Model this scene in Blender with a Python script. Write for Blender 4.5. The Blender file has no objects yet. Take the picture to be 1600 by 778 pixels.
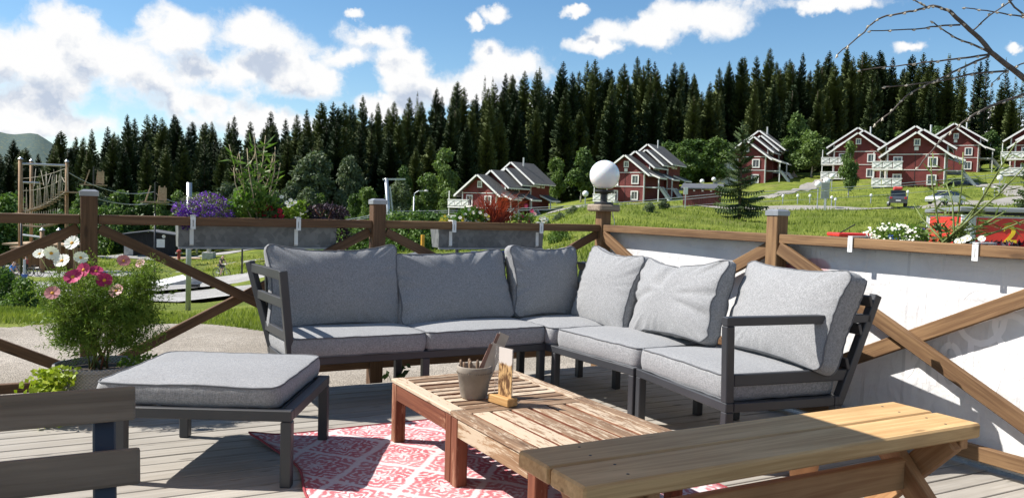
import bpy, bmesh, math, random
import numpy as np
from mathutils import Vector, Matrix, noise as mnoise

random.seed(7); rng = np.random.default_rng(11)
S = bpy.context.scene
COL = S.collection
R = math.radians
PI = math.pi

# ------------------------------------------------------------------ camera
F_PX, PITCH, YAW, ROLL, EYE = 1287.4, R(2.79), R(28.42), R(1.63), 1.288
FW = Vector((math.sin(YAW) * math.cos(PITCH), math.cos(YAW) * math.cos(PITCH), -math.sin(PITCH)))
RT = Vector((math.cos(YAW), -math.sin(YAW), 0)); UPV = RT.cross(FW)
R2 = RT * math.cos(ROLL) + UPV * math.sin(ROLL); U2 = UPV * math.cos(ROLL) - RT * math.sin(ROLL)
cam_d = bpy.data.cameras.new('camera'); cam = bpy.data.objects.new('camera', cam_d); COL.objects.link(cam)
Mc = Matrix((R2, U2, -FW)).transposed().to_4x4(); Mc.translation = (0, 0, EYE)
cam.matrix_world = Mc
cam_d.sensor_width = 36.0; cam_d.lens = 36.0 * F_PX / 1600.0; cam_d.clip_start = 0.05; cam_d.clip_end = 12000
S.camera = cam

# ------------------------------------------------------------------ light, sky, exposure
SUN_EL = R(47)
SUN = Vector((-0.82, 0.57, 0)).normalized() * math.cos(SUN_EL) + Vector((0, 0, math.sin(SUN_EL)))
sl = bpy.data.lights.new('sun', 'SUN'); sl.energy = 5.0; sl.angle = R(0.53); sl.color = (1.0, 0.955, 0.89)
so = bpy.data.objects.new('sun', sl); COL.objects.link(so); so.rotation_euler = SUN.to_track_quat('Z', 'Y').to_euler()
S.view_settings.view_transform = 'Standard'; S.view_settings.look = 'None'
S.view_settings.exposure = 0.76; S.view_settings.gamma = 1.0; S.view_settings.use_curve_mapping = False
S.cycles.use_denoising = True
S.cycles.max_bounces = 6; S.cycles.diffuse_bounces = 3; S.cycles.transparent_max_bounces = 8
S.cycles.use_adaptive_sampling = True

# ------------------------------------------------------------------ node helpers
class NT:
    def __init__(s, nt): s.nt = nt; s.n = nt.nodes; s.l = nt.links
    def add(s, t, **kw):
        x = s.n.new(t)
        for k, v in kw.items(): setattr(x, k, v)
        return x
    def sock(s, inp, v):
        if v is None: return
        if isinstance(v, bpy.types.NodeSocket): s.l.new(v, inp)
        else:
            try: inp.default_value = v
            except Exception:
                inp.default_value = (v, v, v) if not hasattr(v, '__len__') else (*v, 1.0)
    def m(s, op, a, b=None, c=None, clamp=False):
        x = s.add('ShaderNodeMath', operation=op, use_clamp=clamp)
        s.sock(x.inputs[0], a); s.sock(x.inputs[1], b); s.sock(x.inputs[2], c); return x.outputs[0]
    def vm(s, op, a, b=None):
        x = s.add('ShaderNodeVectorMath', operation=op); s.sock(x.inputs[0], a); s.sock(x.inputs[1], b)
        return x.outputs['Value'] if op in ('DOT_PRODUCT', 'LENGTH') else x.outputs[0]
    def sep(s, v):
        x = s.add('ShaderNodeSeparateXYZ'); s.sock(x.inputs[0], v); return x.outputs
    def comb(s, a, b, c):
        x = s.add('ShaderNodeCombineXYZ')
        for i, v in enumerate((a, b, c)): s.sock(x.inputs[i], v)
        return x.outputs[0]
    def noise(s, vec, scale=5.0, detail=4.0, rough=0.55, dist=0.0, out='Fac'):
        x = s.add('ShaderNodeTexNoise'); s.sock(x.inputs['Vector'], vec); x.inputs['Scale'].default_value = scale
        x.inputs['Detail'].default_value = detail; x.inputs['Roughness'].default_value = rough; x.inputs['Distortion'].default_value = dist
        return x.outputs[0 if out == 'Fac' else 1]
    def voro(s, vec, scale=5.0, feature='F1'):
        x = s.add('ShaderNodeTexVoronoi', feature=feature); s.sock(x.inputs['Vector'], vec); x.inputs['Scale'].default_value = scale
        return x.outputs
    def ss(s, v, lo, hi, a=0.0, b=1.0):
        x = s.add('ShaderNodeMapRange', interpolation_type='SMOOTHSTEP'); s.sock(x.inputs[0], v)
        for i, q in enumerate((lo, hi, a, b)): s.sock(x.inputs[i + 1], q)
        return x.outputs[0]
    def mix(s, f, a, b):
        x = s.add('ShaderNodeMix', data_type='RGBA'); s.sock(x.inputs[0], f)
        for i, v in ((6, a), (7, b)):
            if isinstance(v, bpy.types.NodeSocket): s.l.new(v, x.inputs[i])
            else: x.inputs[i].default_value = (*v, 1.0)
        return x.outputs[2]
    def scale(s, vec, xyz): return s.vm('MULTIPLY', vec, s.comb(*xyz))
    def objco(s, rand=True):
        t = s.add('ShaderNodeTexCoord').outputs['Object']
        if rand:
            r = s.add('ShaderNodeObjectInfo').outputs['Random']
            t = s.vm('ADD', t, s.comb(s.m('MULTIPLY', r, 37.0), s.m('MULTIPLY', r, 91.0), s.m('MULTIPLY', r, 53.0)))
        return t
    def rnd(s): return s.add('ShaderNodeObjectInfo').outputs['Random']
    def pos(s): return s.add('ShaderNodeNewGeometry').outputs['Position']
    def bump(s, h, strength=0.3, dist=0.01):
        x = s.add('ShaderNodeBump'); s.sock(x.inputs['Height'], h); x.inputs['Strength'].default_value = strength
        x.inputs['Distance'].default_value = dist; return x.outputs[0]

def newmat(name):
    m = bpy.data.materials.new(name); m.use_nodes = True
    t = NT(m.node_tree); b = m.node_tree.nodes['Principled BSDF']
    return m, t, b
def fin(t, b, col=None, rough=0.7, nrm=None, **kw):
    if col is not None: t.sock(b.inputs['Base Color'], col if isinstance(col, bpy.types.NodeSocket) else (*col, 1.0))
    t.sock(b.inputs['Roughness'], rough)
    if nrm is not None: t.sock(b.inputs['Normal'], nrm)
    for k, v in kw.items(): t.sock(b.inputs[k.replace('_', ' ')], v)

def plain(name, col, rough=0.6, var=0.12, nscale=8.0, bump=0.0, **kw):
    m, t, b = newmat(name)
    c = t.objco(); n = t.noise(c, nscale, 5)
    dk = tuple(max(0, x * (1 - var)) for x in col); lt = tuple(min(1, x * (1 + var)) for x in col)
    nn = t.bump(t.noise(c, nscale * 6, 3), bump, 0.004) if bump else None
    fin(t, b, t.mix(t.ss(n, .3, .7), dk, lt), rough, nn, **kw)
    return m

def wood(name, dark, light, axis=0, grain=1.0, worn=None, wornamt=0.5, knots=True, rough=0.75, wfine=1.0, objvar=0.25, wav=.7, wmix=1.0, soft=1.0, wrv=.22):
    """timber with grain along the local axis; knots, cracks and per-board tone"""
    m, t, b = newmat(name)
    c = t.objco()
    sc = [26.0 * grain] * 3; sc[axis] = 1.3 * grain
    g = t.noise(t.scale(c, sc), 1.0, 6, .62, wav)
    sc2 = [120.0 * grain] * 3; sc2[axis] = 3.0 * grain
    g2 = t.noise(t.scale(c, sc2), 1.0, 3, .6)
    big = t.noise(c, 2.2, 3)
    f = t.m('ADD', t.m('MULTIPLY', g, .75), t.m('MULTIPLY', g2, .35))
    col = t.mix(t.ss(f, .55 - .17 * soft, .55 + .17 * soft), dark, light)
    col = t.mix(t.ss(big, .35, .75, 0, .35), col, tuple(x * .72 for x in dark))
    if knots:
        sk = [9.0] * 3; sk[axis] = 2.6
        v = t.voro(t.scale(c, sk), 1.0)[0]
        col = t.mix(t.ss(v, .07, .15, .6, 0.0), col, tuple(x * .35 for x in dark))
    if worn is not None:
        sw = [14.0 * wfine] * 3; sw[axis] = 2.2 * wfine
        w = t.noise(t.scale(c, sw), 1.0, 7, .72, .4)
        w = t.m('ADD', w, t.m('MULTIPLY', t.m('SUBTRACT', t.rnd(), .5), wrv))
        col = t.mix(t.m('MULTIPLY', t.ss(w, .55 - wornamt * .2, .61 - wornamt * .2), wmix), col, worn)
    r = t.rnd(); k = t.m('ADD', t.m('MULTIPLY', r, objvar), 1 - objvar * .5)
    col = t.vm('MULTIPLY', col, t.comb(k, k, k))
    sk3 = [160.0] * 3; sk3[axis] = 2.0
    crack = t.ss(t.noise(t.scale(c, sk3), 1.0, 2), .62, .74)
    h = t.m('SUBTRACT', f, t.m('MULTIPLY', crack, .8))
    fin(t, b, col, rough, t.bump(h, .35, .004), Specular_IOR_Level=.3)
    return m

# ------------------------------------------------------------------ mesh helpers
class MB:
    def __init__(s): s.v = []; s.f = []; s.mi = []; s.cur = 0
    def add(s, vs, fs, M=None):
        o = len(s.v)
        s.v += [tuple(M @ Vector(p)) for p in vs] if M is not None else [tuple(p) for p in vs]
        s.f += [tuple(i + o for i in q) for q in fs]; s.mi += [s.cur] * len(fs)
        return s
    def box(s, c, d, M=None):
        x, y, z = d[0] / 2, d[1] / 2, d[2] / 2
        vs = [(c[0] + a * x, c[1] + b * y, c[2] + e * z) for a in (-1, 1) for b in (-1, 1) for e in (-1, 1)]
        return s.add(vs, [(0, 1, 3, 2), (4, 6, 7, 5), (0, 4, 5, 1), (2, 3, 7, 6), (0, 2, 6, 4), (1, 5, 7, 3)], M)
    def bar(s, p, q, w, h, up=(0, 0, 1)):
        p = Vector(p); q = Vector(q); M = axes(p, q, up); L = (q - p).length
        return s.box((L / 2, 0, 0), (L, w, h), M)
    def tube(s, pts, rad, n=8, caps=True):
        pts = [Vector(p) for p in pts]
        if not hasattr(rad, '__len__'): rad = [rad] * len(pts)
        rings = []; prev = None
        for i, p in enumerate(pts):
            d = (pts[min(i + 1, len(pts) - 1)] - pts[max(i - 1, 0)])
            if d.length < 1e-9: d = Vector((0, 0, 1))
            d.normalize()
            if prev is None:
                a = d.orthogonal().normalized()
            else:
                a = prev - d * prev.dot(d)
                a = a.normalized() if a.length > 1e-6 else d.orthogonal().normalized()
            prev = a; b = d.cross(a)
            rings.append([p + (a * math.cos(2 * PI * k / n) + b * math.sin(2 * PI * k / n)) * rad[i] for k in range(n)])
        vs = [v for r in rings for v in r]; fs = []
        for i in range(len(pts) - 1):
            for k in range(n):
                fs.append((i * n + k, i * n + (k + 1) % n, (i + 1) * n + (k + 1) % n, (i + 1) * n + k))
        if caps:
            fs.append(tuple(range(n - 1, -1, -1))); fs.append(tuple((len(pts) - 1) * n + k for k in range(n)))
        return s.add(vs, fs)
    def lathe(s, prof, n=24, c=(0, 0, 0), M=None):
        vs = []; fs = []
        for r, z in prof:
            for k in range(n):
                vs.append((c[0] + r * math.cos(2 * PI * k / n), c[1] + r * math.sin(2 * PI * k / n), c[2] + z))
        for i in range(len(prof) - 1):
            for k in range(n):
                fs.append((i * n + k, i * n + (k + 1) % n, (i + 1) * n + (k + 1) % n, (i + 1) * n + k))
        if prof[0][0] > 1e-5: fs.append(tuple(range(n - 1, -1, -1)))
        if prof[-1][0] > 1e-5: fs.append(tuple((len(prof) - 1) * n + k for k in range(n)))
        return s.add(vs, fs, M)
    def mesh(s, name, mats, bevel=0.0, smooth=False, seg=1):
        me = bpy.data.meshes.new(name); me.from_pydata(s.v, [], s.f)
        if not isinstance(mats, (list, tuple)): mats = [mats]
        for m in mats: me.materials.append(m)
        if len(mats) > 1: me.polygons.foreach_set('material_index', s.mi)
        if bevel:
            bm = bmesh.new(); bm.from_mesh(me)
            bmesh.ops.remove_doubles(bm, verts=bm.verts, dist=1e-6)
            bmesh.ops.bevel(bm, geom=list(bm.edges), offset=bevel, segments=seg, affect='EDGES', profile=.6)
            bm.to_mesh(me); bm.free()
        if smooth: me.polygons.foreach_set('use_smooth', [True] * len(me.polygons))
        me.update(); return me
    def build(s, name, mats, parent=None, M=None, bevel=0.0, smooth=False, seg=1):
        return obj(name, s.mesh(name, mats, bevel, smooth, seg), parent, M)

def axes(p, q, up=(0, 0, 1)):
    p = Vector(p); x = (Vector(q) - p).normalized(); u = Vector(up)
    if abs(x.dot(u)) > .98: u = Vector((0, 1, 0)) if abs(x.y) < .9 else Vector((1, 0, 0))
    y = u.cross(x).normalized(); z = x.cross(y)
    M = Matrix((x, y, z)).transposed().to_4x4(); M.translation = p; return M
def T(x, y, z): return Matrix.Translation((x, y, z))
def RZ(a): return Matrix.Rotation(a, 4, 'Z')
def RX(a): return Matrix.Rotation(a, 4, 'X')
def RY(a): return Matrix.Rotation(a, 4, 'Y')

def obj(name, me, parent=None, M=None):
    o = bpy.data.objects.new(name, me); COL.objects.link(o)
    if parent is not None: o.parent = parent
    if M is not None: o.matrix_basis = M
    return o
def tag(o, label=None, cat=None, group=None, kind=None):
    if label: o['label'] = label
    if cat: o['category'] = cat
    if group: o['group'] = group
    if kind: o['kind'] = kind
    return o
def thing(name, label, cat, loc=(0, 0, 0), rz=0.0, group=None):
    o = bpy.data.objects.new(name, None); COL.objects.link(o); o.empty_display_size = .1
    o.location = loc; o.rotation_euler = (0, 0, rz)
    return tag(o, label, cat, group)
def board(name, p, q, w, h, mat, parent, up=(0, 0, 1), off=(0, 0, 0), bevel=.004):
    """a board from p to q (parent space), long axis = local X, w along local Y, h along local Z"""
    p = Vector(p) + Vector(off); q = Vector(q) + Vector(off); L = (q - p).length
    mb = MB(); mb.box((L / 2, 0, 0), (L, w, h))
    return mb.build(name, mat, parent, axes(p, q, up), bevel)
def copy_tree(o, parent=None):
    c = o.copy(); COL.objects.link(c); c.parent = parent
    for ch in list(o.children): copy_tree(ch, c)
    return c
def leafmesh(name, pts, dirs, nrms, ln, wd, mat, fold=0.0):
    """n diamond-shaped leaves as numpy arrays: pts base, dirs long axis, nrms normal"""
    n = len(pts); pts = np.asarray(pts, float); d = np.asarray(dirs, float); d /= np.linalg.norm(d, axis=1)[:, None] + 1e-9
    s = np.cross(d, np.asarray(nrms, float)); s /= np.linalg.norm(s, axis=1)[:, None] + 1e-9
    nn = np.cross(s, d)
    ln = np.broadcast_to(np.asarray(ln, float), (n,))[:, None]; wd = np.broadcast_to(np.asarray(wd, float), (n,))[:, None]
    v = np.empty((n, 4, 3)); v[:, 0] = pts; v[:, 1] = pts + d * ln * .45 + s * wd * .5 + nn * wd * fold
    v[:, 2] = pts + d * ln; v[:, 3] = pts + d * ln * .45 - s * wd * .5 + nn * wd * fold
    me = bpy.data.meshes.new(name); me.vertices.add(n * 4); me.vertices.foreach_set('co', v.ravel())
    me.loops.add(n * 4); me.loops.foreach_set('vertex_index', np.arange(n * 4, dtype=np.int32))
    me.polygons.add(n); me.polygons.foreach_set('loop_start', np.arange(0, n * 4, 4, dtype=np.int32))
    me.materials.append(mat); me.update(calc_edges=True); return me
def randdir(n):
    v = rng.normal(size=(n, 3)); return v / np.linalg.norm(v, axis=1)[:, None]

# ------------------------------------------------------------------ photograph measurements -> world points
def ray(x, y): return FW + R2 * ((x - 800) / F_PX) - U2 * ((y - 389) / F_PX)
def onz(x, y, z): d = ray(x, y); return Vector((0, 0, EYE)) + d * ((z - EYE) / d.z)
def onx(x, y, v): d = ray(x, y); return Vector((0, 0, EYE)) + d * (v / d.x)
def ony(x, y, v): d = ray(x, y); return Vector((0, 0, EYE)) + d * (v / d.y)
def atd(x, y, D): return Vector((0, 0, EYE)) + ray(x, y) * D
# ------------------------------------------------------------------ world: Nishita sky with cumulus
W = bpy.data.worlds.new('World'); S.world = W; W.use_nodes = True
t = NT(W.node_tree); t.n.clear()
sky = t.add('ShaderNodeTexSky', sky_type='NISHITA', sun_disc=False)
sky.sun_elevation = SUN_EL; sky.sun_rotation = math.atan2(SUN.x, SUN.y); sky.altitude = 600
sky.air_density = 1.0; sky.dust_density = 0.25; sky.ozone_density = 1.6
def azel(px, py):
    d = ray(px, py).normalized(); return math.atan2(d.x, d.y), math.asin(d.z)
CL = [(40, 95, 140, 85), (110, 60, 75, 55), (190, 105, 85, 60), (30, 160, 100, 42), (90, 192, 80, 24), (20, 200, 60, 20),
      (300, 60, 95, 42), (390, 52, 90, 42), (350, 110, 100, 55), (440, 110, 75, 55), (330, 160, 105, 34), (500, 125, 60, 36),
      (410, 190, 140, 30), (585, 62, 66, 28), (548, 88, 62, 26), (625, 108, 55, 42), (655, 135, 55, 30), (600, 165, 90, 26),
      (788, 96, 88, 48), (755, 138, 100, 46), (800, 155, 130, 36), (700, 150, 80, 34), (770, 20, 30, 17), (738, 30, 16, 14), (940, 68, 66, 17), (1000, 48, 85, 24), (1090, 24, 95, 36),
      (1310, 3, 95, 14), (1412, 76, 28, 12), (1560, 190, 60, 22), (1590, 75, 18, 10), (905, 14, 20, 10), (565, 26, 18, 10),
      (-90, 70, 120, 70), (-180, 150, 150, 60), (1900, 60, 170, 40), (2150, 140, 220, 50), (1760, -60, 120, 30)]
g = bpy.data.node_groups.new('cloud_density', 'ShaderNodeTree')
for nm, ty in (('Vec', 'Vector'), ('Dir', 'Vector'), ('Low', 'Float'), ('Off', 'Float')): g.interface.new_socket(nm, in_out='INPUT', socket_type='NodeSocket' + ty)
g.interface.new_socket('D', in_out='OUTPUT', socket_type='NodeSocketFloat')
q = NT(g); gi = q.add('NodeGroupInput'); go = q.add('NodeGroupOutput')
v2, dirv, gen, off = gi.outputs[:4]
fld = None
for (px, py, rx, ry) in CL:
    a, e = azel(px, py); ia = F_PX / rx; ie = F_PX / ry
    x = q.add('ShaderNodeVectorMath', operation='MULTIPLY_ADD'); q.l.new(v2, x.inputs[0])
    x.inputs[1].default_value = (ia, ie, 0); x.inputs[2].default_value = (-a * ia, -e * ie, 0)
    d2 = q.vm('DOT_PRODUCT', x.outputs[0], x.outputs[0])
    fld = d2 if fld is None else q.m('SMOOTH_MIN', fld, d2, .35)
fld = q.m('MULTIPLY', q.m('MAXIMUM', q.m('SUBTRACT', 1.0, q.m('SQRT', q.m('MAXIMUM', fld, 0.0))), -1.5), 1.5)
fld = q.m('ADD', q.m('MULTIPLY', fld, q.m('SUBTRACT', 1.0, off)), q.m('MULTIPLY', gen, off))
n1 = q.noise(dirv, 15.0, 7, .60)
bil = q.voro(dirv, 26.0)[0]
D = q.m('ADD', fld, q.m('MULTIPLY', q.m('SUBTRACT', n1, .5), 2.6))
D = q.m('ADD', D, q.m('MULTIPLY', q.m('SUBTRACT', .38, bil), .7))
q.l.new(D, go.inputs[0])
dn = t.vm('NORMALIZE', t.add('ShaderNodeTexCoord').outputs['Generated'])
s3 = t.sep(dn)
az = t.m('ARCTAN2', s3[0], s3[1]); el = t.m('ARCSINE', s3[2])
av = t.comb(az, el, 0.0)
w1 = t.noise(dn, 9.0, 3, .5, 0, 'Color'); w2 = t.noise(dn, 34.0, 4, .6, 0, 'Color')
wv = t.vm('ADD', t.vm('MULTIPLY', t.vm('SUBTRACT', w1, (.5, .5, .5)), (.045, .03, 0)), t.vm('MULTIPLY', t.vm('SUBTRACT', w2, (.5, .5, .5)), (.036, .030, 0)))
# beyond the picture the same kind of broken cumulus goes on
gen = t.m('MULTIPLY', t.m('SUBTRACT', t.noise(t.scale(dn, (1, 1, 1.9)), 2.3, 3, .5), .54), 6.0)
off = t.m('MAXIMUM', t.ss(t.m('ABSOLUTE', t.m('SUBTRACT', az, YAW)), .62, .85), t.ss(el, .27, .42))
wd = t.vm('ADD', dn, t.vm('MULTIPLY', w2, (.03, .03, .03)))
def cd(dx, dy):
    gx = t.add('ShaderNodeGroup'); gx.node_tree = g
    t.l.new(t.vm('ADD', t.vm('ADD', av, wv), (dx, dy, 0)), gx.inputs[0])
    t.l.new(t.vm('ADD', wd, (dx * math.cos(YAW), -dx * math.sin(YAW), dy)), gx.inputs[1]); t.l.new(gen, gx.inputs[2]); t.l.new(off, gx.inputs[3]); return gx.outputs[0]
D0 = cd(0, 0); D1 = cd(-.014, .034)
mask = t.ss(D0, -.06, .74)
up = t.m('MULTIPLY', t.m('MAXIMUM', D1, 0.0), 1.15)     # cloud between here and the light
relief = t.m('SUBTRACT', D1, D0)
shade = t.m('ADD', t.ss(up, .5, 1.6, 0, .95), t.ss(relief, -.2, .7, -.15, .22), clamp=True)
shade = t.m('MULTIPLY', shade, t.ss(D0, .15, .8))
ccol = t.mix(shade, (1.0, 1.0, 1.0), (.56, .635, .765))
hz = t.ss(el, .0, .16, .35, 0.0)
bg1 = t.add('ShaderNodeBackground'); hs = t.add('ShaderNodeHueSaturation'); hs.inputs['Saturation'].default_value = 1.22; hs.inputs['Hue'].default_value = .497; t.l.new(sky.outputs[0], hs.inputs['Color']); t.l.new(hs.outputs[0], bg1.inputs[0]); bg1.inputs[1].default_value = 0.085
bg2 = t.add('ShaderNodeBackground'); t.l.new(ccol, bg2.inputs[0]); bg2.inputs[1].default_value = 0.59
mx = t.add('ShaderNodeMixShader')
t.l.new(t.m('MULTIPLY', mask, t.ss(el, -.01, .05)), mx.inputs[0]); t.l.new(bg1.outputs[0], mx.inputs[1]); t.l.new(bg2.outputs[0], mx.inputs[2])
t.l.new(mx.outputs[0], t.add('ShaderNodeOutputWorld').inputs[0])
W.cycles.sampling_method = 'MANUAL'; W.cycles.sample_map_resolution = 512
# ------------------------------------------------------------------ materials shared below
def mat_grass(name, a, b_, flowers=None):
    m, t, b = newmat(name); p = t.pos()
    n1 = t.noise(p, .35, 5, .6); n2 = t.noise(p, 3.5, 6, .7); n3 = t.noise(p, 22.0, 3, .6)
    c = t.mix(t.ss(n1, .35, .68), a, b_); c = t.mix(t.ss(n2, .45, .75, 0, .6), c, tuple(x * .55 for x in a))
    c = t.mix(t.ss(n3, .5, .8, 0, .5), c, tuple(min(1, x * 1.6) for x in b_))
    dry = t.noise(p, .11, 4, .65, .6); c = t.mix(t.ss(dry, .52, .70, 0, .55), c, (.20, .185, .07)); c = t.mix(t.ss(dry, .30, .42, .55, 0), c, tuple(x * .6 for x in a))
    if flowers:
        v = t.noise(p, 9.0, 2, .5); c = t.mix(t.m('MULTIPLY', t.ss(v, .60, .66), t.ss(n1, .42, .52)), c, flowers)
    fin(t, b, c, .9, t.bump(t.m('ADD', n2, n3), .9, .12), Specular_IOR_Level=.15); return m
def mat_gravel(name, a, b_, sc=1.0):
    m, t, b = newmat(name); p = t.pos()
    n1 = t.noise(p, .8 * sc, 6, .65); v = t.voro(p, 70 * sc); n3 = t.noise(p, 14 * sc, 5, .7)
    c = t.mix(t.ss(n1, .3, .7), a, b_); c = t.mix(t.ss(n3, .45, .7, 0, .45), c, tuple(x * .72 for x in a))
    k = t.m('ADD', t.m('MULTIPLY', t.sep(v[1])[0], .42), .77); c = t.vm('MULTIPLY', c, t.comb(k, k, k))
    fin(t, b, c, .95, t.bump(t.m('ADD', v[0], n3), .5, .025), Specular_IOR_Level=.2); return m
M_GRASS = mat_grass('grass_slope', (.115, .155, .020), (.225, .26, .042))
M_MEADOW = mat_grass('meadow', (.10, .14, .025), (.17, .20, .04), (.62, .45, .03))
M_GRAVEL = mat_gravel('gravel_yard', (.27, .235, .19), (.40, .355, .30))
M_TRACK = mat_gravel('track_gravel', (.27, .26, .245), (.38, .37, .355), .6)
M_ROAD = mat_gravel('road_gravel', (.24, .225, .20), (.33, .31, .28), .5)
M_HILL = mat_grass('far_hill', (.05, .085, .075), (.09, .125, .115))

# ------------------------------------------------------------------ terrain heights (metres) by bearing and distance
PXS = np.array([-500, 0, 300, 600, 740, 830, 920, 1050, 1200, 1400, 1600, 2100], float)
DS = np.array([0, 9.4, 20, 40, 60, 90, 120, 150, 180, 230, 320, 600, 1500, 4000], float)
ZS = np.array([
 [-.14] * 12,
 [-.14] * 12,
 [-1.3, -1.3, -1.3, -.5, -.4, -.3, -.1, 0, 0, 0, 0, 0],
 [-3.8, -3.7, -3.4, -1.4, -1.2, -.6, .6, .5, .4, .45, .5, .5],
 [-5.5, -5.4, -5.1, -2.5, -2.0, -.3, 1.8, 1.4, 1.0, 1.2, 1.3, 1.5],
 [-7.0, -6.8, -6.7, -3.4, -2.8, -.6, 1.8, 1.6, 1.95, 2.4, 3.3, 4],
 [-7.5, -7.2, -7.1, -3.6, -1.7, 0, 2.2, 2.6, 4.3, 6.0, 7.6, 8.5],
 [-7.0, -7.0, -7.0, -3.0, -.5, 1.5, 3.5, 5.5, 8, 9.5, 11, 12],
 [-6.0, -5.5, -4.0, 0, 2.5, 4, 5.5, 8.5, 11.5, 13, 15, 16],
 [-3, -2, 0, 4, 6.5, 8, 10, 12, 14, 16, 18, 19],
 [0, 0, 3, 8, 10, 12, 13, 14, 15, 17, 19, 20],
 [4, 4, 8, 12, 14, 15, 16, 16, 17, 18, 19, 20],
 [20, 20, 20, 20, 20, 20, 20, 20, 20, 20, 20, 20],
 [30] * 12], float)
_ND, _NP = 260, 200
_dg = np.concatenate([np.linspace(0, 30, 60, endpoint=False), np.geomspace(30, 4000, _ND - 60)])
_pg = np.linspace(-500, 2100, _NP)
_tmp = np.array([np.interp(_pg, PXS, z) for z in ZS])
ZG = np.array([np.interp(_dg, DS, _tmp[:, j]) for j in range(_NP)]).T
for _ in range(3):
    ZG[1:-1] = (ZG[:-2] + 2 * ZG[1:-1] + ZG[2:]) / 4
    ZG[:, 1:-1] = (ZG[:, :-2] + 2 * ZG[:, 1:-1] + ZG[:, 2:]) / 4
SY, CY = math.sin(YAW), math.cos(YAW)
def hgt(X, Y):
    X = np.asarray(X, float); Y = np.asarray(Y, float)
    dep = X * SY + Y * CY; lat = X * CY - Y * SY
    dd = np.maximum(dep, 1.0); px = np.clip(800 + F_PX * lat / np.maximum(dep, 4.0), -500, 2099.9)
    di = np.interp(dd, _dg, np.arange(_ND)); pi_ = (px + 500) / 2600 * (_NP - 1)
    i = np.clip(di.astype(int), 0, _ND - 2); j = np.clip(pi_.astype(int), 0, _NP - 2); a = di - i; b = pi_ - j
    z = (ZG[i, j] * (1 - a) + ZG[i + 1, j] * a) * (1 - b) + (ZG[i, j + 1] * (1 - a) + ZG[i + 1, j + 1] * a) * b
    far = np.clip((dep - 14) / 25, 0, 1)
    return z + far * (.22 * np.sin(X * .31 + 1.3) * np.sin(Y * .27) + .12 * np.sin(X * .83 + Y * .57))
def xy(px, d):          # bearing (photo column) and distance -> plan position
    lat = (px - 800) / F_PX * d
    return d * SY + lat * CY, d * CY - lat * SY
def gp(px, d, dz=0.0):
    x, y = xy(px, d); return Vector((x, y, float(hgt(x, y)) + dz))

def sheet(name, mat, deps, lats, dz=0.0, kind='structure', mask=None, ratio=False):
    """draped grid in plan coordinates (distance, offset); ratio: offsets are photo columns"""
    Dp, Lt = np.meshgrid(deps, lats, indexing='ij')
    if ratio: Lt = (Lt - 800) / F_PX * Dp
    X = Dp * SY + Lt * CY; Y = Dp * CY - Lt * SY; Z = hgt(X, Y) + dz
    n, m_ = Dp.shape; v = np.stack([X, Y, Z], -1).reshape(-1, 3)
    idx = np.arange(n * m_).reshape(n, m_)
    fa = np.stack([idx[:-1, :-1], idx[:-1, 1:], idx[1:, 1:], idx[1:, :-1]], -1).reshape(-1, 4)[:, ::-1]
    if mask is not None:
        ctr = v[fa].mean(1); fa = fa[mask(ctr[:, 0], ctr[:, 1])]
    me = bpy.data.meshes.new(name); me.from_pydata(v.tolist(), [], fa.tolist()); me.materials.append(mat)
    me.polygons.foreach_set('use_smooth', [True] * len(me.polygons)); me.update()
    o = obj(name, me); 
    if kind: o['kind'] = kind
    return o
dl = np.concatenate([np.linspace(-40, 8, 12), np.linspace(9, 40, 40), np.geomspace(41.5, 260, 110), np.geomspace(275, 4000, 40)])
ll = np.concatenate([-np.geomspace(3200, 200, 26), np.linspace(-190, 190, 191), np.geomspace(200, 3200, 26)])
sheet('ground', M_GRASS, dl, ll)
def strip(name, mat, pts, w, dz=.05, step=1.2, nw=5):
    """ribbon draped along plan points [(px, d), ...]"""
    P = [np.array(xy(*p)) for p in pts]
    out = []
    for i in range(len(P) - 1):     # Catmull-Rom
        p0 = P[max(i - 1, 0)]; p1 = P[i]; p2 = P[i + 1]; p3 = P[min(i + 2, len(P) - 1)]
        k = max(2, int(np.linalg.norm(p2 - p1) / step))
        for s_ in np.arange(k) / k:
            out.append(.5 * (2 * p1 + (p2 - p0) * s_ + (2 * p0 - 5 * p1 + 4 * p2 - p3) * s_ ** 2 + (3 * p1 - 3 * p2 + p3 - p0) * s_ ** 3))
    out.append(P[-1]); C = np.array(out); Tn = np.gradient(C, axis=0); Tn /= np.linalg.norm(Tn, axis=1)[:, None] + 1e-9
    Nn = np.stack([-Tn[:, 1], Tn[:, 0]], 1)
    ws = w if hasattr(w, '__len__') else [w] * len(pts)
    wl = np.interp(np.linspace(0, 1, len(C)), np.linspace(0, 1, len(ws)), ws)
    wl = wl * (1 + .10 * np.sin(np.arange(len(C)) * 1.7) + .06 * np.sin(np.arange(len(C)) * .6))
    V = []
    for o_ in np.linspace(-.5, .5, nw):
        q = C + Nn * (wl * o_)[:, None]; V.append(np.stack([q[:, 0], q[:, 1], hgt(q[:, 0], q[:, 1]) + dz], 1))
    V = np.stack(V, 1); n, m_ = V.shape[:2]; idx = np.arange(n * m_).reshape(n, m_)
    fa = np.stack([idx[:-1, :-1], idx[:-1, 1:], idx[1:, 1:], idx[1:, :-1]], -1).reshape(-1, 4)
    me = bpy.data.meshes.new(name); me.from_pydata(V.reshape(-1, 3).tolist(), [], fa.tolist()); me.materials.append(mat)
    me.polygons.foreach_set('use_smooth', [True] * len(me.polygons)); me.update()
    o = obj(name, me); o['kind'] = 'structure'; return o
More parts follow.
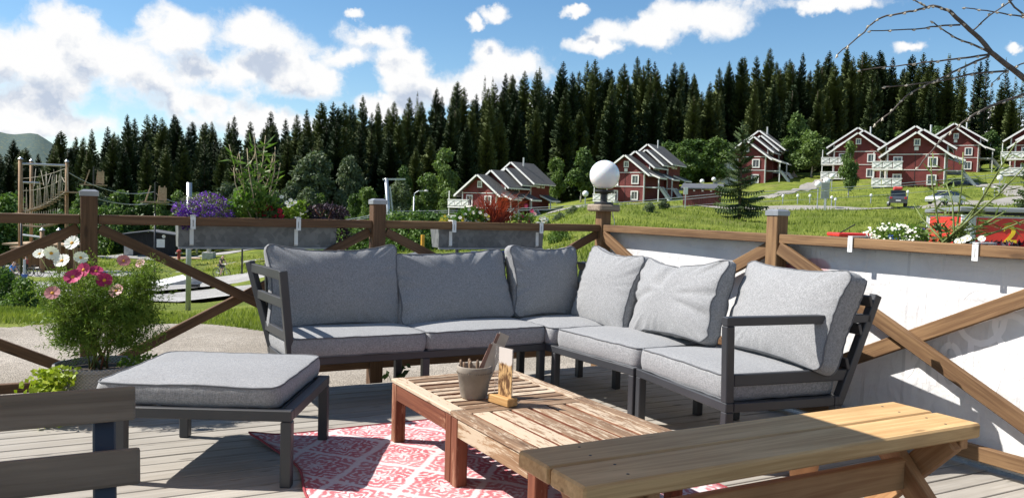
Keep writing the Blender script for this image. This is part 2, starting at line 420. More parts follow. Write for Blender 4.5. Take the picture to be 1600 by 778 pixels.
# gravel yard round the deck
edge = lambda X, Y: (X * SY + Y * CY) < 9.3 + .35 * np.sin(X * 1.9) + .2 * np.sin(X * 4.7 + 1)
sheet('gravel_yard', M_GRAVEL, np.concatenate([np.linspace(-30, 8.6, 30), np.linspace(8.66, 10.0, 46)]), np.linspace(-24, 12, 420), .012, mask=edge)
# pump track and bike trails in the hollow on the left
strip('bike_trail', M_TRACK, [(-420, 31), (-100, 30), (150, 28), (300, 27.5), (480, 27), (650, 29), (820, 33)], [12, 13, 14, 14, 11, 7, 4], .06)
strip('bike_trail', M_TRACK, [(-420, 54), (-60, 53), (120, 50), (260, 58), (345, 63), (480, 72), (640, 80)], [10, 12, 24, 26, 15, 8, 5], .06)
strip('bike_trail', M_TRACK, [(-300, 84), (0, 78), (150, 82), (260, 88), (380, 95), (520, 100)], [6, 7, 6, 6, 6, 4], .06)
strip('meadow', M_MEADOW, [(180, 92), (300, 96), (400, 100), (560, 106)], [9, 16, 18, 12], .09)
strip('yard_path', M_TRACK, [(-200, 104), (0, 112), (170, 116), (300, 118), (420, 122)], [10, 16, 9, 7, 4], .07)
# road past the cabins
strip('road', M_ROAD, [(860, 118), (960, 112), (1040, 104), (1120, 96), (1220, 90), (1320, 89), (1420, 90), (1520, 93), (1700, 96), (2000, 100)], [3.2, 3.6, 4, 4.5, 4.6, 4.8, 5, 5, 5, 5], .07)
strip('cabin_drive', M_ROAD, [(1150, 112), (1200, 116), (1250, 126), (1275, 140), (1300, 150)], [2.5, 2.8, 2.8, 2.8, 2.8], .07)
strip('cabin_drive', M_ROAD, [(1600, 98), (1570, 108), (1530, 116), (1480, 124)], [3.5, 3.4, 3.2, 3], .07)
strip('cabin_drive', M_ROAD, [(880, 108), (960, 104), (1010, 98), (1060, 92)], [2.0, 2.4, 2.6, 2.4], .085)
# far fell
mb = MB(); nn = 60; D0_ = 2600.0
for i in range(nn):
    px = -500 + 700 * i / (nn - 1)
    top = 226 - 18 * math.exp(-((px - 10) / 90) ** 2) + 30 * max(0, (px - 60) / 100) + 3 * math.sin(px * .09)
    for k, (dd, f) in enumerate(((2200, 0.0), (2350, .45), (2600, 1.0), (3000, .9), (3600, .2))):
        x, y = xy(px, dd); ztop = EYE + (304 + .0285 * px - top) * 2600 / F_PX
        mb.v.append((x, y, 10 + (ztop - 10) * f + 6 * mnoise.noise((x * .006, y * .006, 0)) * f))
for i in range(nn - 1):
    for k in range(4):
        a = i * 5 + k; mb.f.append((a, a + 1, a + 6, a + 5)); mb.mi.append(0)
mb.build('hill', M_HILL, smooth=True)['kind'] = 'structure'
# ------------------------------------------------------------------ foliage materials
def mat_leaf(name, a, b_, rough=.6, var=.5, sc=.6, trans=0.0, rv=.35):
    m, t, b = newmat(name); p = t.pos(); r = t.rnd()
    n = t.noise(p, sc, 3, .6); n2 = t.noise(p, sc * 9, 2, .6)
    c = t.mix(t.ss(t.m('ADD', n, t.m('MULTIPLY', t.m('SUBTRACT', r, .5), rv)), .32, .68), a, b_)
    k = t.m('ADD', t.m('MULTIPLY', n2, var), 1 - var * .5); c = t.vm('MULTIPLY', c, t.comb(k, k, k))
    fin(t, b, c, rough, Specular_IOR_Level=.25)
    if trans:
        tr = t.add('ShaderNodeBsdfTranslucent'); t.l.new(t.vm('MULTIPLY', c, (1.25, 1.35, .7)), tr.inputs[0])
        mx = t.add('ShaderNodeMixShader'); mx.inputs[0].default_value = trans
        out = m.node_tree.nodes['Material Output']
        t.l.new(b.outputs[0], mx.inputs[1]); t.l.new(tr.outputs[0], mx.inputs[2]); t.l.new(mx.outputs[0], out.inputs[0])
    return m
M_SPRUCE = mat_leaf('spruce_needles', (.024, .042, .014), (.098, .122, .036), .7, .6, .35, rv=.75)
M_SPRUCE2 = mat_leaf('spruce_needles_near', (.036, .062, .02), (.105, .14, .042), .65, .6, 1.2)
M_BARK = plain('bark', (.11, .08, .06), .9, .35, 4.0)
M_BIRCH = mat_leaf('birch_leaves', (.065, .115, .030), (.14, .205, .058), .55, .5, .5, .25)
M_WILLOW = mat_leaf('willow_leaves', (.075, .105, .055), (.13, .165, .085), .6, .4, .5, .2)
M_SHRUB = mat_leaf('shrub_leaves', (.055, .11, .022), (.125, .20, .045), .55, .5, .8, .25)
M_PALEBARK = plain('pale_bark', (.45, .43, .40), .85, .3, 6.0)

def spruce_mesh(name, H, Rm, levels, nb, seed, mat, fine=1, thin=0.0, bare=.06):
    r = np.random.default_rng(seed); V = []; Fc = []
    def tri(a, b, c):
        i = len(V); V.extend([a, b, c]); Fc.append((i, i + 1, i + 2))
    lean = r.normal(0, .006, 2)
    for L in range(levels):
        f = L / (levels - 1); z = H * (bare + (1 - bare) * f ** .92)
        base = Rm * ((1 - f) ** .72) * (0.95 + .13 * math.sin(f * 11 + seed)) + .14
        if f < .12: base *= .80 + 1.6 * f
        for k in range(nb if f < .85 else max(3, nb - 2)):
            if r.random() < thin: continue
            a = r.uniform(0, 2 * PI); ln = base * r.uniform(.70, 1.12)
            dr = np.array([math.cos(a), math.sin(a), 0]); sd = np.array([-dr[1], dr[0], 0])
            droop = -.42 * (1 - f) + .38 * f + r.normal(0, .08)
            p0 = np.array([lean[0] * z, lean[1] * z, z])
            ns = 3 * fine; prev = p0
            for s in range(1, ns + 1):
                u = s / ns
                p = p0 + dr * ln * u + np.array([0, 0, ln * (droop * u + .28 * u * u)])
                wd = ln * .40 * (1.2 - .8 * u) / (fine ** .35) * r.uniform(.8, 1.25) + .05
                hang = np.array([0, 0, -.34 * wd - .10 * ln / fine])
                tri(prev, p, (prev + p) / 2 + sd * wd + hang + dr * ln * .10)
                tri(p, prev, (prev + p) / 2 - sd * wd + hang + dr * ln * .10)
                tri(prev, p, (prev + p) / 2 + hang * 2.1 + sd * r.normal(0, .1) * wd)
                prev = p
            tip = p0 + dr * ln * 1.12 + np.array([0, 0, ln * (droop * 1.12 + .36)])
            tri(prev + sd * .06 * ln, tip, prev - sd * .06 * ln)
    top = np.array([lean[0] * H, lean[1] * H, H])
    for k in range(4):
        a = k * PI / 2; tri(top + np.array([0, 0, .15]), top + np.array([math.cos(a) * .10, math.sin(a) * .10, -.9]), top + np.array([math.cos(a + 1.6) * .10, math.sin(a + 1.6) * .10, -.9]))
    me = bpy.data.meshes.new(name); me.from_pydata([tuple(v) for v in V], [], Fc); me.materials.append(mat); me.update(); return me
def trunk_mesh(name, H, r0, mat, bend=.0, n=7):
    mb = MB(); mb.tube([(bend * math.sin(k / 6 * 2.6), bend * .6 * math.sin(k / 6 * 4), H * k / 6 - (.6 if k == 0 else 0)) for k in range(7)], [r0 * (1 - .86 * k / 6) for k in range(7)], n)
    return mb.mesh(name, mat, smooth=True)
SP = [spruce_mesh('crown', 22, 3.2, 56, 11, 1, M_SPRUCE), spruce_mesh('crown', 22, 2.7, 58, 11, 2, M_SPRUCE), spruce_mesh('crown', 22, 3.6, 54, 12, 3, M_SPRUCE),
      spruce_mesh('crown', 22, 2.3, 56, 9, 4, M_SPRUCE, thin=.1), spruce_mesh('crown', 22, 1.6, 40, 6, 5, M_SPRUCE, thin=.35, bare=.25), spruce_mesh('crown', 22, 3.0, 58, 11, 6, M_SPRUCE)]
TRK = trunk_mesh('trunk', 21.6, .2, M_BARK)

def put_tree(name, crown, trunk, loc, sc, rz, label, cat='tree', group=None, wid=1.0):
    e = thing(name, label, cat, loc, rz, group); e.scale = (sc * wid, sc * wid, sc)
    obj('crown', crown, e); obj('trunk', trunk, e); return e
def yhor(px): return 326.2 + .0285 * (px - 800)
TOP = np.array([(-200, 210), (0, 222), (45, 204), (80, 196), (125, 205), (165, 176), (215, 170), (265, 174), (330, 182), (400, 172), (470, 164), (545, 138), (600, 158), (690, 126),
                (760, 124), (810, 102), (860, 94), (930, 88), (1010, 86), (1060, 98), (1115, 100), (1190, 74), (1240, 82), (1290, 66), (1340, 70), (1400, 86), (1450, 80), (1500, 92), (1550, 84), (1600, 112), (1900, 100)])
rf = random.Random(5)
LM = [(-60, 'just left of the rope-course tower'), (30, 'above the left pole of the rope-course tower'), (95, 'above the right pole of the rope-course tower'), (150, 'straight above the left fence post'), (210, 'above the black shed'), (262, 'above the rope-course platform'), (300, 'above the slim steel pole'), (350, 'above the purple flowers'), (405, 'behind the tall weed in the flower box'),
      (450, 'left of the rounded willow'), (500, 'above the rounded willow'), (545, 'above the slender willow'), (590, 'above the middle fence post'), (640, 'above the curved street lamp'), (690, 'left of the left cabin'), (740, 'above the front gable of the left cabin'), (800, 'above the rear roof of the left cabin'), (860, 'between the left cabin and the globe lamp'),
      (910, 'left of the white globe lamp'), (950, 'straight above the white globe lamp'), (1000, 'above the second cabin'), (1050, 'above the thicket right of the second cabin'), (1100, 'above the brown shed'), (1155, 'above the lone spruce'), (1200, 'above the third cabin'), (1250, 'above the thicket right of the third cabin'),
      (1310, 'above the young birch'), (1360, 'left of the front cabin'), (1420, 'above the front cabin'), (1470, 'above the cabin right of the front one'), (1530, 'behind the bare branches'), (1600, 'above the cabin at the right edge'), (1700, 'at the far right edge')]
ROWN = ['front-row', 'second-row', 'middle-row', 'fourth-row', 'hindmost']; KN = ['full dark', 'tall dark', 'broad dark', 'slender dark', 'sparse dark', 'dense dark']
nsp = 0
for row, (dl_, dr_, stp) in enumerate(((146, 166, 27), (156, 176, 25), (168, 186, 24), (182, 200, 24), (200, 216, 26))):
    px = -130 + row * 9
    while px < 1730:
        u = min(1, max(0, (px - 500) / 500)); d = dl_ + (dr_ - dl_) * u + rf.uniform(-5, 5)
        ppx = px + rf.uniform(-8, 8)
        yt = np.interp(ppx, TOP[:, 0], TOP[:, 1]) + (abs(rf.gauss(0, 24)) + (38 if row == 0 else 18 if row == 1 else 0))
        p = gp(ppx, d); h = EYE + (yhor(ppx) - yt) * d / F_PX - p.z
        px += stp * rf.uniform(.75, 1.25)
        if h < 5 or (row < 2 and rf.random() < .12): continue
        k = rf.choice([0, 1, 2, 5, 0, 1, 3]) if ppx < 1440 else rf.choice([1, 3, 3, 4, 4])
        if ppx > 1440 and rf.random() < .3: continue
        lab = '%s %s spruce %s' % (ROWN[row], KN[k], min(LM, key=lambda q_: abs(q_[0] - ppx))[1]); grp = 'spruces of the forest'
        put_tree('spruce_tree', SP[k], TRK, p, h / 22.4, rf.uniform(0, 6.28), lab, 'tree', grp, wid=(22.4 / h) ** .35 * rf.uniform(1.0, 1.45)); nsp += 1
# thin see-through tops that stand out against the sky
for ppx, yt, d in ((648, 142, 190), (752, 118, 196), (764, 120, 200), (790, 128, 198), (1492, 96, 178), (1508, 100, 182), (1526, 78, 175), (1470, 84, 180), (1556, 90, 184)):
    p = gp(ppx, d); h = EYE + (yhor(ppx) - yt) * d / F_PX - p.z
    put_tree('spruce_tree', SP[4], TRK, p, h / 22.4, rf.uniform(0, 6), 'thin spruce with see-through top on the skyline', 'tree', 'sparse spruces on the skyline', .8)

# broadleaved trees and shrubs -----------------------------------------------------------
def leaf_crown(name, blobs, n, ls, mat, seed=0, droop=0.0):
    """leaves scattered through clumps (cx,cy,cz,rx,ry,rz)"""
    r = np.random.default_rng(seed); vol = np.array([b[3] * b[4] * b[5] for b in blobs]) ** (2 / 3); vol /= vol.sum()
    k = r.choice(len(blobs), n, p=vol); B = np.array(blobs)[k]
    d = r.normal(size=(n, 3)); d /= np.linalg.norm(d, axis=1)[:, None]
    rad = r.uniform(.35, 1.0, n) ** .45
    # sub-clumps give light and dark patches with gaps
    sub = np.sin(d[:, 0] * 7 + k) * np.sin(d[:, 1] * 7 + 2 * k) * np.sin(d[:, 2] * 6 + k)
    rad = rad * (1 + .22 * sub) ; P = B[:, :3] + d * B[:, 3:] * rad[:, None]
    nr = d + r.normal(0, .7, (n, 3)); dr = r.normal(size=(n, 3)); dr[:, 2] -= droop + .2
    return leafmesh(name, P, dr, nr, ls * r.uniform(.6, 1.4, n), ls * .7 * r.uniform(.6, 1.3, n), mat, .12)
def rblobs(H, Rx, n, seed, z0=.25, up=1.0):
    r = random.Random(seed); out = []
    for i in range(n):
        f = r.random(); z = H * (z0 + (1 - z0) * f * .88); rr = Rx * (1 - abs(f - .42) * 1.1) * up
        a = r.uniform(0, 6.28); q = r.uniform(.1, .75)
        s = Rx * r.uniform(.26, .46) * (1.15 - .5 * f)
        out.append((rr * q * math.cos(a), rr * q * math.sin(a), z, s, s, s * r.uniform(.8, 1.15)))
    return out
DEC = [leaf_crown('crown', rblobs(9, 2.8, 16, 21), 5200, .42, M_BIRCH, 1), leaf_crown('crown', rblobs(9, 2.3, 15, 22), 4600, .40, M_BIRCH, 2, .5),
       leaf_crown('crown', rblobs(9, 3.1, 18, 23), 5600, .45, M_BIRCH, 3), leaf_crown('crown', rblobs(9, 3.3, 18, 24), 4800, .42, M_WILLOW, 4, .6)]
DTR = trunk_mesh('trunk', 7.5, .16, M_PALEBARK, .15)
SHR = [leaf_crown('foliage', rblobs(3, 2.2, 13, 31, .08), 3600, .26, M_SHRUB, 5), leaf_crown('foliage', rblobs(3, 2.6, 15, 32, .08), 4000, .26, M_SHRUB, 6),
       leaf_crown('foliage', rblobs(3, 2.0, 12, 33, .08), 3200, .24, M_WILLOW, 7)]
mbs = MB()
for k in range(5): mbs.tube([(0, 0, -.3), (.35 * math.cos(k * 1.3), .35 * math.sin(k * 1.3), .9), (.8 * math.cos(k * 1.3), .8 * math.sin(k * 1.3), 1.9)], [.05, .04, .015], 5)
SHST = mbs.mesh('stem', M_BARK)
def dec(k, px, d, ytop, label, group=None, wid=1.0, name='birch_tree'):
    p = gp(px, d); h = EYE + (yhor(px) - ytop) * d / F_PX - p.z; s = max(.2, h / 9.0)
    return put_tree(name, DEC[k], DTR, p, s, rf.uniform(0, 6), label, 'tree', group, wid)
for i in range(24):
    px = 128 + i * 25 + rf.uniform(-9, 9); d = rf.uniform(126, 143)
    dec(rf.choice([0, 1, 2, 1, 3]), px, d, yhor(px) - rf.uniform(8, 44) + (18 if px < 330 else 0), 'light green broadleaf tree along the foot of the spruce forest', 'broadleaf trees along the forest foot', rf.uniform(.8, 1.15))
dec(3, 485, 138, 236, 'rounded pale grey-green willow against the dark spruces', wid=1.0, name='willow_tree')
dec(3, 543, 142, 244, 'pale slender willow just right of the rounded one', wid=.8, name='willow_tree')
dec(1, 690, 140, 228, 'mid-green birch in front of the spruces left of the left cabin', wid=.9)
dec(0, 664, 134, 262, 'lower bushy birch beside the left cabin balconies', wid=.9)
dec(1, 628, 138, 256, 'green birch at the forest edge right of the fence post', wid=.8)
dec(2, 905, 140, 232, 'dense green birch directly left of the white globe lamp', wid=1.0)
dec(0, 868, 150, 240, 'green birch behind the roof of the left cabin', wid=.8)
dec(2, 1235, 160, 178, 'tall bright green birch behind the third cabin roof', wid=.8)
for i, (px, d, yt) in enumerate(((1042, 150, 222), (1066, 146, 216), (1090, 150, 212), (1114, 148, 216), (1138, 152, 222), (1020, 154, 228))):
    dec((i * 2 + 2) % 3, px, d, yt, 'bright green bushy tree in the thicket right of the second cabin', 'thicket between second and third cabin', 1.35)
for i, (px, d, yt) in enumerate(((1236, 152, 212), (1262, 150, 206), (1284, 152, 214), (1216, 156, 220))):
    dec((i * 2) % 3, px, d, yt, 'bright green bushy tree in the thicket right of the third cabin', 'thicket right of the third cabin', 1.35)
for i, (px, d, yt) in enumerate(((1480, 158, 190), (1455, 162, 192), (1540, 152, 205), (1525, 156, 214), (1390, 165, 200))):
    dec((i * 2 + 1) % 3, px, d, yt, 'green bushy tree behind the roofs of the right cabins', 'bushy trees behind the right cabins', 1.1)
p = gp(1322, 108); e = put_tree('birch_tree', DEC[1], DTR, p, (EYE + (yhor(1322) - 218) * 108 / F_PX - p.z) / 9, 1.0, 'young leafy birch standing in front of the fourth cabin', wid=.75)
def shrub(k, px, d, h, label, group=None, wid=1.0):
    e = thing('shrub', label, 'shrub', gp(px, d, -.1), rf.uniform(0, 6), group); s = h / 3.0; e.scale = (s * wid, s * wid, s)
    obj('foliage', SHR[k], e); obj('stem', SHST, e); return e
for px, d, h, k in ((612, 62, 3.2, 0), (628, 66, 3.4, 1), (648, 60, 3.0, 0), (668, 66, 3.3, 1), (690, 72, 3.0, 0), (705, 62, 2.0, 1), (572, 70, 3.0, 1), (545, 76, 3.0, 0), (516, 84, 3.0, 1)):
    shrub(k, px, d, h, 'dense green shrub on the slope below the middle fence rail', 'shrubs below the fence rail')
for px, d, h, k in ((745, 55, 1.1, 1), (790, 50, 1.2, 0), (836, 44, .9, 0), (878, 34, .7, 1)):
    shrub(k, px, d, h, 'low green bush on the bank behind the hanging zinc box', 'bushes on the bank', 1.2)
for px, d, h, k in ((872, 58, .8, 2), (893, 62, .7, 2), (1012, 52, .7, 2), (1034, 60, .8, 2)):
    shrub(k, px, d, h, 'low grey-green willow bush on the grass bank by the globe lamp', 'willow bushes on the bank', 1.3)
for px, d, h, k in ((2, 15, .75, 0), (34, 14.5, .6, 1), (-30, 16, 1.0, 1), (8, 98, 5.5, 1), (-20, 96, 6, 0), (26, 104, 5.5, 1), (62, 108, 5, 0), (20, 112, 8.0, 0), (95, 112, 6, 1)):
    shrub(k, px, d, h, 'leafy green bush at the left edge below the rope course', 'bushes below the rope course')
for px, d, h, k in ((165, 124, 5, 1), (178, 128, 7, 0), (205, 132, 6, 1), (130, 126, 6, 0), (340, 134, 6, 1), (385, 138, 7, 0), (420, 136, 5, 1), (455, 136, 6, 0), (300, 136, 5, 0), (575, 132, 5, 1), (600, 128, 4.5, 0)):
    shrub(k, px, d, h, 'shrub at the foot of the spruces behind the bike park', 'shrubs along the forest foot')
# single spruces in front of the cabins
SPN = spruce_mesh('crown', 7.4, 1.75, 32, 7, 12, M_SPRUCE2, fine=3, thin=.34, bare=.03)
p = gp(1153, 56)
e = thing('spruce_tree', 'lone ragged spruce standing in front of the third cabin', 'tree', p, .4)
k_ = (EYE + (yhor(1156) - 190) * 56 / F_PX - p.z) / 7.4; e.scale = (k_ * 1.02, k_ * 1.02, k_); obj('crown', SPN, e); obj('trunk', trunk_mesh('trunk', 7.2, .12, M_BARK), e)
SPN2 = spruce_mesh('crown', 7.4, 2.1, 38, 8, 14, M_SPRUCE2, fine=3, thin=.05, bare=.03)
for px, d, yt, lb in ((1618, 66, 205, 'dark spruce cut by the right picture edge beside the white balconies'),):
    p = gp(px, d); e = thing('spruce_tree', lb, 'tree', p, 1.0); e.scale = ((EYE + (yhor(px) - yt) * d / F_PX - p.z) / 7.6,) * 3
    obj('crown', SPN2, e); obj('trunk', trunk_mesh('trunk', 7.2, .12, M_BARK), e)

# grass tufts: real blades on the banks -----------------------------------------------------
M_BLADE = mat_leaf('grass_blades', (.125, .17, .026), (.26, .30, .055), .7, .5, .4, .3)
def tufts(name, n, pxr, dr_, hh, label, mat=M_BLADE, keep=None, dz=0.0):
    px = rng.uniform(*pxr, n); d = np.exp(rng.uniform(math.log(dr_[0]), math.log(dr_[1]), n))
    lat = (px - 800) / F_PX * d; X = d * SY + lat * CY; Y = d * CY - lat * SY
    if keep is not None: k = keep(X, Y, px, d); X, Y, px, d = X[k], Y[k], px[k], d[k]
    n = len(X); Z = hgt(X, Y) + dz; dirs = np.stack([rng.normal(0, .35, n), rng.normal(0, .35, n), np.ones(n)], 1)
    ln = hh * rng.uniform(.5, 1.4, n) * (.5 + .5 * np.clip(d / dr_[1] * 2.2, .5, 1.6))
    o = obj(name, leafmesh(name, np.stack([X, Y, Z - .03], 1), dirs, randdir(n), ln, ln * .09 + d * .00035, mat)); return tag(o, label, 'grass', kind='stuff')
tufts('grass', 34000, (-200, 720), (9.2, 13.5), .065, 'strip of rough green grass between gravel yard and bike trail', keep=lambda X, Y, p, d: d > 9.4 + .35 * np.sin(X * 1.9) + .2 * np.sin(X * 4.7 + 1))
offroad = lambda X, Y, p, d: ~((np.abs(d - np.interp(p, [860, 960, 1040, 1120, 1220, 1320, 1420, 1520, 1700], [118, 112, 104, 96, 90, 89, 90, 93, 96])) < 3.4) & (p > 850))
tufts('grass', 60000, (590, 1720), (16, 118), .26, 'long green grass on the bank below the road', keep=offroad)
tufts('grass', 26000, (-100, 640), (66, 130), .28, 'green meadow grass round the bike trails', keep=lambda X, Y, p, d: ((d > 94) | (p > 300)) & ~((d < 128) & (d > 110) & (p < 430)))
# ------------------------------------------------------------------ cabins
def mat_siding():
    m, t, b = newmat('red_siding'); c = t.objco(False); s = t.sep(c)
    ln = t.m('FRACT', t.m('MULTIPLY', s[2], 6.5)); gap = t.ss(ln, .86, .95)
    n = t.noise(c, 1.2, 4); n2 = t.noise(t.scale(c, (1.5, 1.5, 14)), 1.0, 4)
    col = t.mix(t.ss(n, .3, .7), (.125, .020, .018), (.175, .030, .026)); col = t.mix(t.ss(n2, .5, .8, 0, .3), col, (.21, .05, .04))
    col = t.mix(t.m('MULTIPLY', gap, .6), col, (.05, .008, .008))
    fin(t, b, col, .75, t.bump(t.m('SUBTRACT', 1.0, gap), .5, .02)); return m
M_RED = mat_siding()
M_WHITE = plain('white_paint', (.78, .77, .74), .55, .06, 3.0)
def mat_roof():
    m, t, b = newmat('grey_shingles'); c = t.objco(False)
    br = t.add('ShaderNodeTexBrick'); t.l.new(t.scale(c, (1, 1, 1)), br.inputs[0]); br.inputs['Scale'].default_value = 3.0; br.inputs['Mortar Size'].default_value = .03
    br.inputs[1].default_value = (.075, .073, .07, 1); br.inputs[2].default_value = (.13, .125, .12, 1); br.inputs[3].default_value = (.04, .04, .04, 1)
    fin(t, b, br.outputs[0], .85); return m
M_ROOF = mat_roof()
M_GLASS = plain('window_glass', (.035, .045, .055), .06, .1, 2.0, Specular_IOR_Level=.9)
M_GREYW = plain('grey_stair_paint', (.55, .56, .56), .6, .08, 4.0)
M_DARKIN = plain('dark_opening', (.02, .02, .022), .7, .1)

def gable_wall(x0, x1, y0, y1, ze, za, zb=-1.5):
    xm = (x0 + x1) / 2; mb = MB()
    pf = [(x0, zb), (x1, zb), (x1, ze), (xm, za), (x0, ze)]
    vs = [(x, y0, z) for x, z in pf] + [(x, y1, z) for x, z in pf]
    mb.add(vs, [(0, 1, 2, 3, 4), (9, 8, 7, 6, 5)] + [(i, i + 5, (i + 1) % 5 + 5, (i + 1) % 5) for i in range(5)]); return mb
def roof_side(xa, za, xb, zb, y0, y1, th=.16):
    mb = MB(); n = Vector((-(zb - za), 0, xb - xa)).normalized()
    if n.z < 0: n = -n
    v = [(xa, za), (xb, zb), (xb + n.x * th, zb + n.z * th), (xa + n.x * th, za + n.z * th)]
    mb.add([(x, y0, z) for x, z in v] + [(x, y1, z) for x, z in v], [(0, 1, 2, 3), (7, 6, 5, 4)] + [(i, i + 4, (i + 1) % 4 + 4, (i + 1) % 4) for i in range(4)]); return mb
def window(e, x, z, w, h, y=0.0, side=None):
    """white casing + dark pane; side = wall x for a window in the right-hand wall"""
    fr = MB(); g = .16
    def bx(mb, cx, cz, ww, hh, yy, th):
        if side is None: mb.box((cx, yy, cz), (ww, th, hh))
        else: mb.box((side - yy, cx, cz), (th, ww, hh))
    for dx in (-1, 1): bx(fr, x + dx * (w / 2 - g / 2), z, g, h, y - .05, .14)
    for dz in (-1, 1): bx(fr, x, z + dz * (h / 2 - g / 2), w - 2 * g, g, y - .05, .13)
    f = fr.build('window', M_WHITE, e)
    pn = MB(); bx(pn, x, z, w - 2 * g + .02, h - 2 * g + .02, y - .012, .03); pn.build('pane', M_GLASS, f)
    mb_ = MB(); bx(mb_, x, z, .05, h - 2 * g, y - .035, .03); mb_.build('mullion', M_WHITE, f)
    return f
def balcony(e, x0, x1, y0, y1, z, panels=3):
    sl = MB(); sl.box(((x0 + x1) / 2, (y0 + y1) / 2, z - .1), (x1 - x0, y1 - y0, .2)); b = sl.build('balcony', M_WHITE, e)
    for i in range(panels):
        a = x0 + (x1 - x0) * i / panels; c = x0 + (x1 - x0) * (i + 1) / panels
        p = MB(); p.box(((a + c) / 2, y0 + .03, z + .52), (c - a - .1, .05, .86)); o = p.build('panel', M_WHITE, b)
        p = MB(); zz = z + .52; w = c - a - .1
        for s in (0,):
            p.bar((a + .1, y0 - .02, zz - .36), (c - .1, y0 - .02, zz + .36), .04, .05, (0, -1, 0))
            p.bar((a + .1, y0 - .055, zz + .36), (c - .1, y0 - .055, zz - .36), .03, .05, (0, -1, 0))
        p.build('panel_brace', M_GREYW, b)
    r = MB(); r.box(((x0 + x1) / 2, y0, z + 1.02), (x1 - x0 + .1, .12, .1)); r.box((x0, (y0 + y1) / 2, z + 1.02), (.1, y1 - y0 - .14, .1))
    r.box((x0, (y0 + y1) / 2, z + .5), (.05, y1 - y0 - .1, .84))
    r.build('railing', M_WHITE, b)
    return b
def cabin(px, d, yaw_rel, label, units, sc=1.0, bal=True, stairs=True, dz=0.0, plaque=False):
    p = gp(px, d, dz); e = thing('red_cabin', label, 'cabin', p, 0.0)
    bear = math.atan2(p.x, p.y)                       # direction of sight
    e.rotation_euler = (0, 0, -bear + R(yaw_rel)); e.scale = (sc,) * 3
    for i, (x0, x1, y0, y1, ze, za) in enumerate(units):
        gable_wall(x0, x1, y0, y1, ze, za).build('wall', M_RED, e)
        xm = (x0 + x1) / 2; k = (za - ze) / (xm - x0); oh = 1.05; fo = .75
        for sgn, xe in ((-1, x0 - oh), (1, x1 + oh)):
            zr = ze - k * oh
            rf_ = roof_side(xm, za + .02, xe, zr + .02, y0 - fo, y1 + .3).build('roof', M_ROOF, e)
            fb = roof_side(xm - sgn * .0, za - .10, xe + sgn * .04, zr - .10, y0 - fo - .09, y0 - fo - .01, .25); fb.build('bargeboard', M_WHITE, rf_)
            ev = MB(); ev.box((xe + sgn * .03, (y0 + y1) / 2 - .2, zr + .03), (.06, y1 - y0 + fo + .1, .2)); ev.build('eave_board', M_WHITE, rf_)
        for xx in (x0, x1): cb = MB(); cb.box((xx, y0 - .03, ze / 2 - .75), (.2, .1, ze + 1.3)); cb.build('corner_board', M_WHITE, e)
    x0, x1, y0, y1, ze, za = units[0]
    bd = MB(); bd.box(((x0 + x1) / 2, y0 - .03, ze - .25), (x1 - x0 - .22, .06, .1)); bd.box(((x0 + x1) / 2, y0 - .03, 2.45), (x1 - x0 - .22, .06, .1)); bd.build('wall_band', M_WHITE, e)
    xm = (x0 + x1) / 2
    dp = MB(); dp.tube([(x1 - .05, y0 - .12, ze - .4), (x1 - .05, y0 - .12, -.5)], .05, 6); dp.build('downpipe', M_WHITE, e); vb = MB(); vb.box((xm - .1, y0 - .015, (za - 1.9) / 2), (.05, .03, za - 1.9)); vb.build('wall_joint', M_DARKIN, e)
    window(e, xm + .05, za - 1.35, .85, 1.0, y0); window(e, x1 - 1.55, 3.55, 1.25, 1.45, y0); window(e, x1 - 1.6, 1.05, 1.25, 1.45, y0)
    window(e, x0 + 1.35, 3.45, 1.2, 1.8, y0); window(e, x0 + 1.35, .95, 1.2, 1.8, y0)
    if plaque:
        q = MB(); q.box((xm + .0, y0 - .04, za - 2.25), (.55, .06, .5)); q.build('number_plate', M_WHITE, e)
    if bal:
        for z in (2.55, .12): balcony(e, x0 - 1.9, x0 + 2.1, y0 - 1.25, y0 + 1.8, z)
        q = MB(); q.box((x0 - 1.75, y0 - 1.1, 2.4), (.12, .12, 5.0)); q.build('balcony_post', M_WHITE, e)
    # side windows, porch roofs and open stairs along the shaded side
    yy = y0 + 1.6
    for i, (ux0, ux1, uy0, uy1, uze, uza) in enumerate(units[1:]):
        window(e, (uy0 + uy1) / 2 - .6, uze - .75, .9, 1.1, 0.0, side=ux1); window(e, (uy0 + uy1) / 2 + .7, uze - .75, .9, 1.1, 0.0, side=ux1)
    if stairs:
        ymax = max(u[3] for u in units); n = 3
        for i in range(n):
            ys = y0 + 1.4 + (ymax - y0 - 3) * i / (n - 1)
            pr = roof_side(x1 - .05, 4.75, x1 + 2.5, 3.75, ys - 1.1, ys + 1.5, .15).build('porch_roof', M_ROOF, e)
            q = MB(); q.box((x1 + 2.53, ys + .2, 3.76), (.07, 2.6, .22)); q.bar((x1, ys - 1.15, 4.78), (x1 + 2.5, ys - 1.15, 3.78), .07, .24); q.build('fascia', M_WHITE, pr)
            q = MB(); q.box((x1 + 2.2, ys - .9, 1.2), (.16, .16, 5.2)); q.build('porch_post', M_GREYW, e)
            q = MB(); q.box((x1 + 1.1, ys + .2, 2.35), (2.3, 2.3, .16)); q.build('landing', M_GREYW, e)
            st = MB(); st.bar((x1 + 2.2, ys - .5, 2.4), (x1 + 4.3, ys - .5, -.2), .09, .34); st.bar((x1 + 2.2, ys + .6, 2.4), (x1 + 4.3, ys + .6, -.2), .09, .34)
            s_ = st.build('stair', M_GREYW, e)
            tr = MB()
            for k in range(9): f = (k + .5) / 9; tr.box((x1 + 2.2 + 2.1 * f, ys + .05, 2.5 - 2.6 * f), (.26, 1.0, .05))
            tr.build('treads', M_GREYW, s_)
